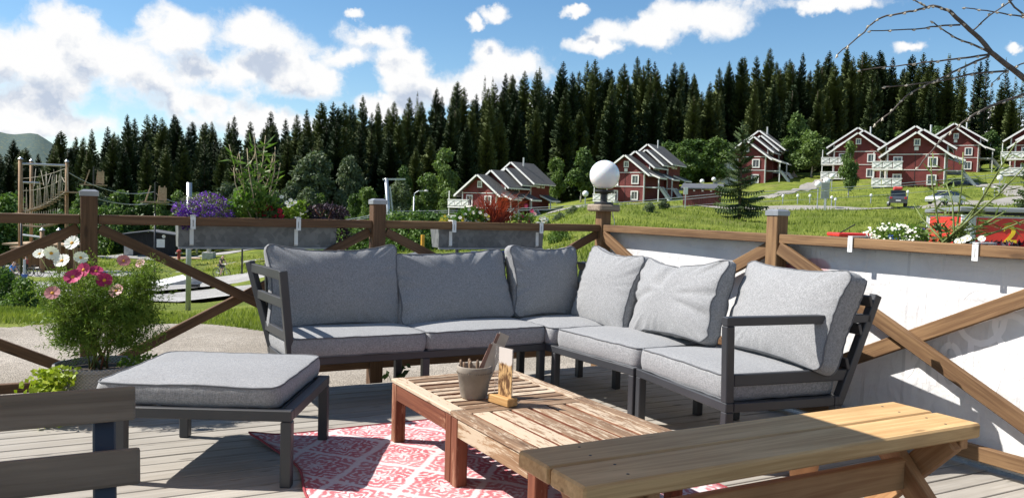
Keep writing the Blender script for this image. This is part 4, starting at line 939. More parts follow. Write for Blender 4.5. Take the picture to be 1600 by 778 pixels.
# cars -----------------------------------------------------------------------------------
M_CARGLASS = plain('car_glass', (.015, .018, .02), .08, .1, 2, Specular_IOR_Level=.8)
def car(label, loc, rz, paint, prof, cab, width, wheels, rbox=None):
    """body = side profile extruded with rounded shoulders; +X forward"""
    e = thing('parked_car', label, 'car', loc, rz); w = width / 2
    def ext(pr, ys, sc):     # loft of the profile at several half widths
        mb = MB(); n = len(pr)
        zmid = .55
        rows = [[(x * s2, y, z) for (x, z), s2 in zip(pr, [s_] * n)] for y, s_ in zip(ys, sc)]
        for r_ in rows: mb.v += r_
        for i in range(len(rows) - 1):
            for k in range(n): mb.f.append((i * n + k, i * n + (k + 1) % n, (i + 1) * n + (k + 1) % n, (i + 1) * n + k)); mb.mi.append(0)
        mb.f.append(tuple(range(n - 1, -1, -1))); mb.mi.append(0); mb.f.append(tuple((len(rows) - 1) * n + k for k in range(n))); mb.mi.append(0); return mb
    body = ext(prof, (-w, -w * .94, w * .94, w), (.975, 1.0, 1.0, .975)).build('body', paint, e, bevel=.0, smooth=False)
    cw = w * .80; ext(cab, (-w * .93, -cw, cw, w * .93), (1.0, .94, .94, 1.0))
    g = MB(); n = len(cab); xs = [c[0] for c in cab]; mid = sum(xs) / n
    for y, top in ((-w * .93, -cw), (w * .93, cw)):
        g.v += [(x, y if z < 1.05 else top, z) for x, z in cab]
    for k in range(n): g.f.append((k, (k + 1) % n, n + (k + 1) % n, n + k)); g.mi.append(0)
    g.f += [tuple(range(n - 1, -1, -1)), tuple(range(n, 2 * n))]; g.mi += [0, 0]; g.build('window', M_CARGLASS, e)
    zt = max(z for x, z in cab); xr = [x for x, z in cab if z > zt - .12]
    r_ = MB(); r_.box(((min(xr) + max(xr)) / 2, 0, zt + .02), (max(xr) - min(xr) + .1, 2 * cw + .06, .06)); r_.build('roof', paint, e, bevel=.02)
    for x in wheels:
        for y in (-1, 1):
            q = MB(); q.lathe([(0, -.11), (.3, -.11), (.33, -.08), (.33, .08), (.3, .11), (0, .11)], 18, (0, 0, 0), T(x, y * (w - .1), .33) @ RX(PI / 2)); o = q.build('wheel', M_TYRE, e)
            q = MB(); q.lathe([(0, -.02), (.2, -.02), (.22, .02), (0, .03)], 12, (0, 0, 0), T(x, y * (w + .015), .33) @ RX(PI / 2)); q.build('rim', M_STEEL, o)
    x1 = max(p_[0] for p_ in prof); x0 = min(p_[0] for p_ in prof)
    for y in (-1, 1):
        q = MB(); q.box((x1 - .12, y * w * .72, .68), (.2, .34, .13)); q.build('headlight', M_GLOBE, e, bevel=.02)
        q = MB(); q.box((x0 + .06, y * w * .78, .9), (.12, .26, .22)); q.build('tail_light', cloth('tail_red', (.35, .02, .02)), e, bevel=.02)
        q = MB(); q.box((.75, y * (w + .09), 1.0), (.14, .16, .12)); q.build('mirror', paint, e, bevel=.03)
    q = MB(); q.box((x0 - .005, 0, .62), (.03, .5, .12)); q.build('number_plate', M_WHITE, e)
    if rbox:
        q = MB(); q.box((-.3, 0, zt + .30), (1.9, .9, .36)); q.build('roof_box', rbox, e, bevel=.12, seg=2)
    return e
M_SILVER = plain('silver_paint', (.50, .51, .53), .25, .03, 2, Metallic=.35, Coat_Weight=.6); M_GREYP = plain('dark_grey_paint', (.10, .11, .125), .25, .03, 2, Metallic=.4, Coat_Weight=.6)
SED = [(-2.25, .45), (-2.3, .75), (-2.1, 1.0), (-1.2, 1.04), (.7, 1.0), (1.6, .92), (2.2, .78), (2.35, .55), (2.3, .3), (-2.2, .28)]
SEDC = [(-1.75, 1.0), (-1.1, 1.42), (.0, 1.46), (.35, 1.4), (1.05, .98)]
SUVP = [(-2.25, .45), (-2.3, .8), (-2.2, 1.1), (1.0, 1.08), (2.0, .98), (2.3, .8), (2.32, .4), (-2.2, .35)]
SUVC = [(-2.12, 1.08), (-1.9, 1.62), (.1, 1.68), (.5, 1.6), (1.2, 1.08)]
car('silver estate car parked on the road below the front cabin', gp(1473, 90.5, .08), face(1473, 1430, 90.5, 88.0), M_SILVER, SED, SEDC, 1.85, (-1.4, 1.45))
car('dark grey car with a red roof box parked facing the front cabin', gp(1398, 92, .08), math.atan2(*reversed(xy(1398, 1.0))) + .05, M_GREYP, SUVP, SUVC, 1.85, (-1.4, 1.4), cloth('red_roof_box', (.55, .06, .05)))

# red number-two kiosk trailer -------------------------------------------------------------
M_REDPANEL = plain('red_panel', (.62, .035, .025), .45, .06, 3.0); M_FRAME = plain('grey_white_frame', (.60, .62, .63), .5, .06, 3.0); M_GREYLID = plain('grey_lid', (.20, .215, .23), .5, .1, 3.0)
c0 = atd(1508, 323, 15.5); zt = c0.z; cx = atd(1452, 340, 20.5); zb = float(hgt(c0.x, c0.y)) + .15
a = Vector((c0.x, c0.y, zb)); e = thing('kiosk_trailer', 'red box trailer with pale frame and a yellow number 2', 'trailer', a, 0.0)
ux = Vector((cx.x - c0.x, cx.y - c0.y, 0)); Lx = ux.length; ux.normalize(); uy = Vector((ux.y, -ux.x, 0))    # ux runs back along the left side, uy to the right
if uy.dot(RT) < 0: uy = -uy
def KP(i, j, z): return ux * i + uy * j + Vector((0, 0, z))
HB = zt - zb; WB = 3.4
def kbox(name, mat, i0, i1, j0, j1, z0, z1, parent=e, bevel=0.0):
    q = MB(); q.add([KP(i, j, z) for i in (i0, i1) for j in (j0, j1) for z in (z0, z1)], [(0, 1, 3, 2), (4, 6, 7, 5), (0, 4, 5, 1), (2, 3, 7, 6), (0, 2, 6, 4), (1, 5, 7, 3)])
    o = q.build(name, mat, parent, bevel=bevel); bm = bmesh.new(); bm.from_mesh(o.data); bmesh.ops.recalc_face_normals(bm, faces=bm.faces); bm.to_mesh(o.data); bm.free(); return o
kbox('body', M_FRAME, 0, Lx, 0, WB, 0, HB - .16)
kbox('side_panel', M_REDPANEL, .22, Lx - .25, -.012, .02, .1, HB - .19)
fp = kbox('front_panel', M_REDPANEL, -.012, .02, .20, WB - .2, .1, HB - .20)
kbox('lid', M_GREYLID, -.10, Lx + .1, -.10, WB + .1, HB - .10, HB, bevel=.02)
kbox('drip_rail', M_BLACKP, -.06, -.02, .1, WB, HB - .15, HB - .12)
for i, j in ((0, 0), (Lx, 0)): kbox('corner_post', M_FRAME, i - .05, i + .07, j - .05, j + .12, 0, HB - .15)
cu = bpy.data.curves.new('digit', 'FONT'); cu.body = '2'; cu.size = .46; cu.extrude = .004; cu.offset = .012
to = bpy.data.objects.new('digit', cu); COL.objects.link(to); dg = bpy.context.evaluated_depsgraph_get(); tm = bpy.data.meshes.new_from_object(to.evaluated_get(dg)); bpy.data.objects.remove(to); tm.materials.clear(); tm.materials.append(plain('yellow_digit', (.75, .50, .02), .5))
dgt = obj('digit', tm, e); Md = Matrix((uy, Vector((0, 0, 1)), -ux)).transposed().to_4x4()
tgt = ray(1566, 379); nrm = -ux; kk = (a - Vector((0, 0, EYE))).dot(nrm) / tgt.dot(nrm); hit = Vector((0, 0, EYE)) + tgt * kk - a
Md.translation = hit + nrm * .02; dgt.matrix_basis = Md
p = atd(1330, 369, 18); b_ = Vector((p.x, p.y, float(hgt(p.x, p.y)))); e = thing('red_cart', 'low red cover just showing above the right rail', 'cart', b_, -YAW); hh = p.z - b_.z
q = MB(); q.box((0, 0, hh * .5), (.75, .6, hh)); q.build('body', M_FRAME, e, bevel=.02); q = MB(); q.box((0, 0, hh + .03), (.82, .7, .08)); q.build('cover', M_REDPANEL, e, bevel=.03, seg=2); q = MB(); q.bar((-.40, -.3, hh + .05), (-.05, -.3, hh + .26), .02, .02); q.build('handle', M_BLACKP, e)
p = atd(1418, 356, 19); b_ = Vector((p.x, p.y, float(hgt(p.x, p.y)))); e = thing('blue_crate', 'blue tarpaulin bundle beside the red trailer', 'bundle', b_, -YAW); hh = p.z - b_.z
q = MB(); q.box((0, 0, hh * .5), (.7, .6, hh)); q.build('body', M_BLUEP, e, bevel=.08, seg=2); q = MB(); q.tube([(-.3, 0, hh), (.5, 0, hh - .06)], .07, 10); q.build('roll', M_PLANKW, e)
# ------------------------------------------------------------------ terrace: deck, fence, banner
M_DECK = wood('deck_boards', (.27, .245, .21), (.40, .372, .33), 0, 1.0, rough=.85, objvar=.22, soft=1.5)
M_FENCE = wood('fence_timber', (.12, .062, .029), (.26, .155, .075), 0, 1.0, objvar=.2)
M_FENCEL = wood('shaded_fence_timber', (.082, .043, .022), (.165, .093, .05), 0, 1.0, objvar=.25)  # darker copy of the fence timber; the left side's shade is in its colour
M_CAP = plain('zinc_cap', (.30, .31, .33), .45, .1, 12, Metallic=.5)
deck = thing('deck', None, None, (0, 0, 0)); deck['kind'] = 'structure'
bw, gap_ = .114, .0115
dk_meshes = []
for i in range(63):
    y = 5.67 - (i + .5) * (bw + gap_)
    o = board('plank', (-3.4 + (i % 2) * .3, y, -.0145 + .0012 * math.sin(i * 2.3)), (4.24, y, -.0145 + .0012 * math.sin(i * 1.7)), bw, .028, M_DECK, deck, bevel=.003)
for k in range(9): board('joist', (-3.0 + .9 * k, -2.0, -.085), (-3.0 + .9 * k, 5.63, -.085), .045, .10, M_FENCE, deck)

PS = .10
FY, FX = 6.0, 4.15
PX_L = [-1.93, .126, 2.078, 4.15]
fl = thing('wooden_fence', 'brown timber fence with crossed braces running behind the left sofa', 'fence', (0, FY, 0))
def post(e, x, y, top, cap=True, bot=-.25, m=None):
    o = board('post', (x, y, bot), (x, y, top), PS, PS, m or M_FENCE, e, bevel=.005)
    if cap:
        q = MB(); s = PS / 2 + .006
        q.add([(-s, -s, 0), (s, -s, 0), (s, s, 0), (-s, s, 0), (-s, -s, .03), (s, -s, .03), (s, s, .03), (-s, s, .03), (-s * .6, -s * .6, .042), (s * .6, -s * .6, .042), (s * .6, s * .6, .042), (-s * .6, s * .6, .042)],
              [(3, 2, 1, 0)] + [(i, (i + 1) % 4, 4 + (i + 1) % 4, 4 + i) for i in range(4)] + [(4 + i, 4 + (i + 1) % 4, 8 + (i + 1) % 4, 8 + i) for i in range(4)] + [(8, 9, 10, 11)])
        q.build('post_cap', M_CAP, o, o.matrix_basis.inverted() @ T(x, y, top - .012))
    return o
RZT = 1.172
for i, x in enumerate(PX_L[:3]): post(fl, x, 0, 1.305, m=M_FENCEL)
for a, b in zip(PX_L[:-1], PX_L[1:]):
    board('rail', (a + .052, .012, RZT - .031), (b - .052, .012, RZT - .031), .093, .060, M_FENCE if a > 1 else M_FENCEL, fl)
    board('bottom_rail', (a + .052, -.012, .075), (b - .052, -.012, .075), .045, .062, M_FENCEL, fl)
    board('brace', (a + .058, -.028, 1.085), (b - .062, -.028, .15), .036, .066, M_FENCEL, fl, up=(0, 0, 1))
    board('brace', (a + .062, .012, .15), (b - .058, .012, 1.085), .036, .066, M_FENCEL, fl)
fr_ = thing('wooden_fence', 'sunlit timber fence with crossed braces in front of the white banner', 'fence', (FX, 0, 0))
PY_R = [6.0, 3.98, 1.96, -.06]
for i, y in enumerate(PY_R): post(fr_, 0, y, 1.305 if i else 1.29, cap=bool(i))
for a, b in zip(PY_R[:-1], PY_R[1:]):
    board('rail', (.016, a - .052, RZT - .031), (.016, b + .052, RZT - .031), .102, .060, M_FENCE, fr_)
    board('bottom_rail', (-.012, a - .052, .10), (-.012, b + .052, .10), .045, .075, M_FENCE, fr_)
    board('brace', (-.028, a - .058, 1.08), (-.028, b + .062, .18), .036, .085, M_FENCE, fr_)
    board('brace', (.012, a - .062, .18), (.012, b + .058, 1.08), .036, .085, M_FENCE, fr_)
# brace screws
# white banner on the outside, print showing faintly through
def mat_banner():
    m, t, b = newmat('white_tarpaulin'); c = t.objco(False); s = t.sep(c)
    n = t.noise(t.scale(c, (1, 1.4, 3.0)), 2.2, 3); wv = t.noise(c, 60, 2)
    gr = t.noise(t.scale(c, (1, .6, 2.2)), 3.0, 5, .65, .8); col = t.mix(t.ss(n, .35, .7), (.78, .78, .775), (.70, .695, .70)); col = t.mix(t.ss(gr, .52, .75, 0, .45), col, (.60, .585, .57)); col = t.mix(t.ss(t.m('ABSOLUTE', t.m('SUBTRACT', s[1], 3.05)), .006, .012, .35, 0), col, (.45, .45, .46))
    def patch(y0, z0, ry, rz_, colr, k):
        d = t.m('ADD', t.m('POWER', t.m('DIVIDE', t.m('SUBTRACT', s[1], y0), ry), 2.0), t.m('POWER', t.m('DIVIDE', t.m('SUBTRACT', s[2], z0), rz_), 2.0))
        d = t.m('ADD', d, t.m('MULTIPLY', t.m('SUBTRACT', n, .5), 1.6)); return t.ss(d, .5, 1.1, k, 0), colr
    for a in ((3.98, .93, .22, .05, (.62, .10, .14), .75), (4.12, .84, .14, .04, (.50, .50, .12), .6), (3.72, .98, .12, .05, (.66, .25, .28), .55), (3.9, .80, .25, .05, (.35, .12, .22), .5)):
        f, cc = patch(*a); col = t.mix(f, col, cc)
    wk = t.noise(t.scale(c, (1, 2.2, .8)), 3.5, 4, .55, 1.5); fin(t, b, col, .45, t.bump(t.m('ADD', t.m('ADD', n, wk), t.m('MULTIPLY', wv, .1)), .5, .03))
    tr = t.add('ShaderNodeBsdfTranslucent'); t.l.new(col, tr.inputs[0]); mx = t.add('ShaderNodeMixShader'); mx.inputs[0].default_value = .12
    t.l.new(b.outputs[0], mx.inputs[1]); t.l.new(tr.outputs[0], mx.inputs[2]); t.l.new(mx.outputs[0], m.node_tree.nodes['Material Output'].inputs[0]); return m
M_BANNER = mat_banner()
ban = MB(); ny, nz = 120, 16; y0b, y1b = 6.06, -.2
def bx_off(y, z): return .003 * math.sin(y * 3.1 + z) + .004 * math.sin(y * 1.3 + 2 * z + 1) + .004 * math.sin(y * 7 + z * 3) * (1.1 - z)
for i in range(ny + 1):
    for k in range(nz + 1):
        y = y0b + (y1b - y0b) * i / ny; z = .02 + 1.125 * k / nz; ban.v.append((.078 + bx_off(y, z), y, z))
for i in range(ny):
    for k in range(nz): a = i * (nz + 1) + k; ban.f.append((a, a + 1, a + nz + 2, a + nz + 1)); ban.mi.append(0)
bo = ban.build('banner', M_BANNER, smooth=True); bo.location = (FX, 0, 0); sm = bo.modifiers.new('thickness', 'SOLIDIFY'); sm.thickness = .003; sm.offset = 1
tag(bo, 'white tarpaulin banner with faint see-through print on the right fence', 'banner')
M_FAINT = plain('faint_print', (.84, .83, .83), .5, .04, 6)
def stroke(pts, r=.016):
    q = MB(); P = [Vector(p) for p in pts]; out = []
    for i in range(len(P) - 1):
        for f in np.linspace(0, 1, 7, endpoint=i == len(P) - 2): out.append(P[i].lerp(P[i + 1], f))
    V = []
    for i, p in enumerate(out):
        d = (out[min(i + 1, len(out) - 1)] - out[max(i - 1, 0)]).normalized(); n_ = Vector((-d.y, d.x)) * r
        for s in (1, -1): yy = p.x + n_.x * s; zz = p.y + n_.y * s; V.append((.078 + bx_off(yy, zz) - .0012, yy, zz))
    q.add(V, [(2 * i, 2 * i + 1, 2 * i + 3, 2 * i + 2) for i in range(len(out) - 1)]); o = q.build('lettering', M_FAINT, bo); return o
def arc(cy, cz, ry, rz_, a0, a1, n=14): return [(cy + ry * math.cos(R(a0 + (a1 - a0) * i / n)), cz + rz_ * math.sin(R(a0 + (a1 - a0) * i / n)), 0) for i in range(n + 1)]
def L2(*p): return [(a, b, 0) for a, b in p]
for s_ in (L2((3.02, .62), (3.02, .40), (2.94, .60), (2.92, .38)), L2((2.86, .62), (2.86, .38)), arc(2.77, .50, .06, .12, 90, 450), L2((2.66, .66), (2.66, .40)), L2((2.58, .62), (2.53, .40), (2.47, .64)),
           arc(2.62, .80, .13, .15, 30, 330), arc(2.44, .78, .10, .14, 90, 450), arc(2.46, .66, .13, .16, 60, 300), L2((2.95, .95), (2.95, .74)), arc(2.85, .84, .06, .10, 180, 360), L2((2.76, .95), (2.76, .72))): stroke(s_, .017)

# globe lamp on the corner post -----------------------------------------------------------
gl = thing('globe_lamp', 'big white globe lamp on a wooden cap on the corner post', 'lamp', (FX, FY, 1.285))
q = MB(); q.box((0, 0, .032), (.215, .215, .062)); q.build('wooden_cap', wood('cap_wood', (.16, .12, .09), (.33, .27, .2), 0), gl, bevel=.012)
q = MB(); q.lathe([(.085, .062), (.085, .078), (.03, .088), (.028, .15), (.06, .165), (.085, .175), (.085, .19), (.0, .19)], 24); q.build('lamp_base', M_BLACKP, gl)
def mat_opal():
    m, t, b = newmat('opal_glass'); fin(t, b, (.84, .84, .82), .18, Coat_Weight=.4, Subsurface_Weight=.25); return m
q = MB(); pr = [(.132 * math.sin(a), .318 - .132 * math.cos(a)) for a in np.linspace(.5, PI - .02, 22)]; q.lathe(pr + [(0, .45)], 36); q.build('globe', mat_opal(), gl, smooth=True)
q = MB(); q.tube([(.06, -.05, .0), (.11, -.02, -.10), (.075, 0, -.2)], .004, 6); q.build('cable', M_WHITE, gl)

# zinc flower boxes hung on the rails ---------------------------------------------------------
def mat_zinc():
    m, t, b = newmat('zinc_sheet'); c = t.objco(False); v = t.voro(c, 28); n = t.noise(c, 4, 5)
    col = t.mix(t.sep(v[1])[0], (.11, .115, .12), (.19, .195, .20)); col = t.mix(t.ss(n, .45, .75, 0, .6), col, (.075, .08, .085)); fin(t, b, col, .5, Metallic=.3); return m
M_ZINC = mat_zinc(); M_CLIP = plain('white_hook', (.72, .73, .72), .45, .06, 10); M_SOIL = plain('potting_soil', (.035, .024, .016), .95, .3, 20, .5)
def flower_box(label, p0, p1, out, clips, tf=.066):
    """p0..p1 along the rail at the outer face, out = outward unit vector"""
    p0 = Vector(p0); p1 = Vector(p1); L = (p1 - p0).length; ex = (p1 - p0).normalized(); o_ = Vector(out)
    e = thing('flower_box', label, 'planter', p0); MM = Matrix((ex, o_, Vector((0, 0, 1)))).transposed().to_4x4()
    if MM.determinant() < 0: pass
    q = MB(); w0, w1, h, th = .135, .19, .165, .004
    def prof(i): return [(i, .012, 0), (i, w0, 0), (i, w1, h), (i, .0, h)]
    q.add(prof(0) + prof(L), [(0, 1, 2, 3), (7, 6, 5, 4), (0, 4, 5, 1), (1, 5, 6, 2), (3, 7, 4, 0)], MM); q.build('trough', M_ZINC, e)
    q = MB(); q.add([(.005, .01, h - .02), (L - .005, .01, h - .02), (L - .005, w1 - .02, h - .02), (.005, w1 - .02, h - .02)], [(0, 1, 2, 3)], MM); q.build('soil', M_SOIL, e)
    q = MB(); q.bar(MM @ Vector((0, .006, -.006)), MM @ Vector((L, .006, -.006)), .02, .012); q.build('rim', M_CAP, e)
    for cx in clips:
        q = MB(); x0 = cx; w = .026; zt = RZT + .004 - p0.z
        for sx in (-1, 1): q.box((x0 + sx * w * .36, -tf, zt - .045), (.014, .006, .086), MM)
        q.box((x0, -tf, zt - .080), (.0055, .0058, .018), MM); q.box((x0, -tf, zt - .012), (.0055, .0058, .026), MM)
        q.box((x0, (.02 - tf) / 2, zt + .004), (w * 1.2, .024 + tf, .006), MM)
        q.add([(x0 + s, y, z) for s in (-.013, .013) for y, z in ((.0, zt), (.012, h - .02), (.006, .02), (.06, -.012), (.12, -.012), (.12, -.018), (.05, -.018), (-.004, .02), (.003, h - .02), (-.006, zt))], [tuple(range(9, -1, -1)), tuple(range(10, 20))] + [(i, (i + 1) % 10, 10 + (i + 1) % 10, 10 + i) for i in range(10)], MM)
        q.build('hook', M_CLIP, e)
    return e
ZB = .962
flower_box('long zinc flower box on the left fence holding purple flowers and red blooms', (.67, FY + .025, ZB), (1.77, FY + .025, ZB), (0, 1, 0), (.085, .80))
flower_box('zinc flower box on the middle fence holding the red grass', (2.60, FY + .025, ZB), (3.56, FY + .025, ZB), (0, 1, 0), (.10, .90))
flower_box('flower box outside the right fence holding white and dark plants', (FX + .095, 3.55, ZB), (FX + .095, 2.0, ZB), (1, 0, 0), (.19, .96), .136)

# ------------------------------------------------------------------ sofa frames
M_ALU = plain('charcoal_aluminium', (.036, .038, .043), .42, .08, 5.0, Specular_IOR_Level=.5)
def lounge(label, loc, rz, w, legs, d=.50, left=None, right=None, bz=.325, backs=True, back_x0=None, top=.88, lean=.16):
    """frame with back slats; local X along the seat, local Y to the back. left/right: 'panel' or 'arm'"""
    e = thing('sofa_frame', label, 'sofa', loc, rz); s = .048; A = M_ALU
    def bar(n, p, q, a=s, b=s, par=e): return board(n, p, q, a, b, A, par, bevel=.004)
    bar('front_rail', (0, 0, bz), (w, 0, bz)); bar('rear_rail', (0, d, bz), (w, d, bz))
    for x in (s / 2, w - s / 2): bar('side_rail', (x, s / 2 + .002, bz - .002), (x, d - s / 2 - .002, bz - .002))
    for x in legs:
        bar('leg', (x, 0.001, 0), (x, 0.001, bz - s / 2)); bar('leg', (x, d + .001, 0), (x, d + .001, bz - s / 2))
    n = max(3, int(w / .13))
    for i in range(n): x = .08 + (w - .16) * i / (n - 1); board('seat_slat', (x, .03, bz + .012), (x, d - .03, bz + .012), .05, .012, A, e, bevel=.002)
    if backs:
        xs = sorted(set([back_x0 if back_x0 is not None else s / 2] + [x for x in legs if s < x < w - s] + [w - s / 2]))
        for x in xs: bar('back_post', (x, d + .01, bz - .02), (x, d + lean, top), .05, .045)
        for z in (top - .03, .70, .52):
            f = (z - bz) / (top - bz); y = d + .01 + (lean - .01) * f - .024; board('back_slat', (0, y - .016, z), (w, y - .016, z), .02, .06, A, e, up=(0, -.3, 1), bevel=.003)
    for side, x, sg in ((left, s / 2, -1), (right, w - s / 2, 1)):
        if side == 'panel':
            bar('panel_post', (x, 0, bz + .02), (x + sg * .055, 0, top)); bar('panel_post', (x, d, bz + .02), (x + sg * .12, d + lean, top + .01))
            for z in (top - .03, .68, .48):
                f = (z - bz) / (top - bz); bar('panel_slat', (x + sg * .055 * f, .02, z), (x + sg * .11 * f, d + lean * f - .02, z), .03, .058)
        if side == 'arm':
            bar('arm_post', (x, 0.0, bz + .024), (x, -.012, .735)); bar('arm_rest', (x, -.036, .758), (x, d + lean * .80, .758), .05, .045); bar('arm_lower_bar', (x, .026, .46), (x, d + lean * .26, .46), .03, .06)
    return e
lounge('left two-seat charcoal sofa frame with slatted end panel', (1.165, 4.965, 0), 0, 1.80, (.024, .90, 1.776), left='panel')
lounge('corner charcoal sofa frame in the middle of the seating', (2.955, 5.50, 0), -PI / 2 + R(3), 1.52, (.20, .66, 1.496), lean=.16, d=.54)
lounge('right charcoal sofa frame with an open armrest', (3.046, 3.968, 0), -PI / 2 - R(8), .92, (.024, .896), d=.68, right='arm', lean=.24)

# ------------------------------------------------------------------ cushions
def mat_fabric():
    m, t, b = newmat('grey_melange_fabric'); c = t.objco(False)
    n1 = t.noise(t.scale(c, (420, 60, 60)), 1.0, 2, .6); n2 = t.noise(t.scale(c, (60, 420, 420)), 1.0, 2, .6); n3 = t.noise(c, 3.0, 4); n4 = t.noise(c, 160, 2)
    f = t.m('ADD', t.m('MULTIPLY', t.m('ADD', n1, n2), .35), t.m('MULTIPLY', n4, .3))
    col = t.mix(t.ss(f, .38, .64), (.185, .188, .195), (.355, .358, .362)); col = t.mix(t.ss(n3, .4, .8, 0, .35), col, (.20, .202, .205))
    fin(t, b, col, .95, t.bump(t.m('ADD', f, t.m('MULTIPLY', t.noise(c, 14, 4), .8)), .25, .004), Sheen_Weight=.15, Specular_IOR_Level=.15); return m
M_FAB = mat_fabric(); M_PIPE = plain('cushion_piping', (.115, .12, .13), .9, .1)
def perim(w, h, rc, n, pinch=0.0):
    """rounded rectangle, n points; pinch pulls the sides in so the corners stand out"""
    out = []; a, b = w / 2 - rc, h / 2 - rc
    segs = [((a, -b), (a, b), 0), ((a, b), None, 0), ((a, b), (-a, b), 1), ((-a, b), None, 1), ((-a, b), (-a, -b), 2), ((-a, -b), None, 2), ((-a, -b), (a, -b), 3), ((a, -b), None, 3)]
    lens = [2 * b if s[1] and s[2] % 2 == 0 else 2 * a if s[1] else rc * PI / 2 for s in segs]; tot = sum(lens)
    for i in range(n):
        s = tot * i / n; k = 0
        while s > lens[k]: s -= lens[k]; k += 1
        sg = segs[k]; f = s / lens[k]
        if sg[1]:
            x = sg[0][0] + (sg[1][0] - sg[0][0]) * f; y = sg[0][1] + (sg[1][1] - sg[0][1]) * f; nx, ny = [(1, 0), (0, 1), (-1, 0), (0, -1)][sg[2]]
            x += nx * rc; y += ny * rc; pf = pinch * 4 * f * (1 - f); x -= nx * pf; y -= ny * pf
        else:
            an = sg[2] * PI / 2 + f * PI / 2; x = sg[0][0] + rc * math.cos(an); y = sg[0][1] + rc * math.sin(an)
        out.append((x, y))
    return out
def cushion(name, label, w, h, th, crown, M, seed, pinch=.0, rc=.05, wr=.0032, dip=0.0, group=None, fold=None, band=None):
    """boxed cushion: local XY = face, local Z = thickness; piping on both edges"""
    n = 112; P = perim(w, h, rc, n, pinch); tb = th if band is None else band
    rings = []
    S_ = [0.02, .10, .2, .3, .4, .5, .6, .7, .78, .85, .91, .955, .985, 1.0]
    sd = seed * 13.7
    def dis(x, y, z, s, i):
        u = x / (w / 2); v = y / (h / 2)
        big = mnoise.noise((x * 3.1 + sd, y * 3.1, z * 2 + sd)) * wr * 1.6
        e_ = max(abs(u), abs(v)); rad = mnoise.noise((i * .33 + sd, s * 1.3, sd)) * .6 + mnoise.noise((i * .8 + sd, s * 2.0, 3 + sd)) * .5
        return big + rad * wr * 1.5 * math.exp(-((1 - s) * 3.4) ** 2)
    def pt(x, y, s, zt_, sgn, i):
        u = x / (w / 2); v = y / (h / 2)
        cr = crown * (max(0, 1 - abs(u) ** 2.6) * max(0, 1 - abs(v) ** 2.6)) ** .62
        z = sgn * (zt_ + cr + dis(x, y, sgn, s, i))
        if fold is not None:
            for (fx, fy, fx2, fy2, dpt, wd) in fold:
                ax, ay = fx2 - fx, fy2 - fy; tt = max(0, min(1, ((u - fx) * ax + (v - fy) * ay) / (ax * ax + ay * ay))); dx = u - fx - ax * tt; dy = v - fy - ay * tt
                z -= sgn * dpt * math.exp(-(dx * dx + dy * dy) / (wd * wd)) * (1 if sgn > 0 else .2)
        yy = y - (dip * (1 - u * u) * max(0, v) ** 1.5)
        return (x, yy, z)
    for s in S_: rings.append([pt(x * s, y * s, s, tb / 2, 1, i) for i, (x, y) in enumerate(P)])
    for zf, bl in ((.7, .006), (.3, .011), (-.3, .011), (-.7, .006)):
        rg = []
        for i, (x, y) in enumerate(P):
            k = bl + mnoise.noise((i * .7 + sd, zf * 2, sd)) * wr * .8; L = math.hypot(x, y); q = pt(x, y, 1, tb / 2, 1, i); q2 = pt(x, y, 1, tb / 2, -1, i)
            zz = q2[2] + (q[2] - q2[2]) * (zf + 1) / 2; rg.append((q[0] + x / L * k, q[1] + y / L * k, zz))
        rings.append(rg)
    for s in reversed(S_): rings.append([pt(x * s, y * s, s, tb / 2, -1, i) for i, (x, y) in enumerate(P)])
    mb = MB()
    for r_ in rings: mb.v += r_
    for a in range(len(rings) - 1):
        for i in range(n): mb.f.append((a * n + i, (a + 1) * n + i, (a + 1) * n + (i + 1) % n, a * n + (i + 1) % n)); mb.mi.append(0)
    mb.f.append(tuple(range(n))); mb.f.append(tuple((len(rings) - 1) * n + i for i in range(n - 1, -1, -1))); mb.mi += [0, 0]
    o = mb.build(name, M_FAB, None, M, smooth=True); tag(o, label, 'cushion', group)
    for rg in (rings[len(S_) - 1], rings[len(S_) + 4]):
        q = MB(); q.tube([Vector(p) for p in rg] + [Vector(rg[0])], .0048, 6, False); q.build('piping', M_PIPE, o, smooth=True)
    return o
def seatM(cx, cy, z, rz=0.0, tx=0.0): return T(cx, cy, z) @ RZ(rz) @ RX(tx)
def backM(c, facing, lean, roll=0.0):
    """c centre; facing = plan angle the front looks to; lean back in radians"""
    f = Vector((math.cos(facing), math.sin(facing), 0)); right = Vector((-f.y, f.x, 0))
    zl = f * math.cos(lean) + Vector((0, 0, math.sin(lean))); yl = Vector((0, 0, math.cos(lean))) - f * math.sin(lean)
    xl = yl.cross(zl); M = Matrix((xl, yl, zl)).transposed().to_4x4(); M.translation = c; return M @ Matrix.Rotation(roll, 4, 'Z')
ZC = .409
cushion('seat_cushion', 'grey seat cushion at the left end of the left sofa', .885, .66, .112, .022, seatM(1.618, 5.265, ZC), 1)
cushion('seat_cushion', 'grey seat cushion on the right half of the left sofa', .90, .66, .114, .022, seatM(2.515, 5.268, ZC + .002, R(.5)), 2)
cushion('seat_cushion', 'grey seat cushion filling the sofa corner', .66, .66, .112, .024, seatM(3.30, 5.20, ZC), 3)
cushion('seat_cushion', 'grey seat cushion of the right sofa next to the corner', .87, .68, .116, .022, seatM(3.345, 4.415, ZC, -PI / 2 + R(3)), 4)
cushion('seat_cushion', 'grey seat cushion inside the armrest of the right sofa', .86, .70, .120, .024, seatM(3.33, 3.485, ZC + .004, -PI / 2 - R(7)), 5)
Z_ = lambda *a: Vector(a)
cushion('back_cushion', 'grey back cushion at the left end beside the slatted panel', .90, .57, .19, .070, backM(Z_(1.60, 5.475, .735), -PI / 2, R(15)), 11, pinch=.022, wr=.010, dip=.045, band=.07, rc=.05)
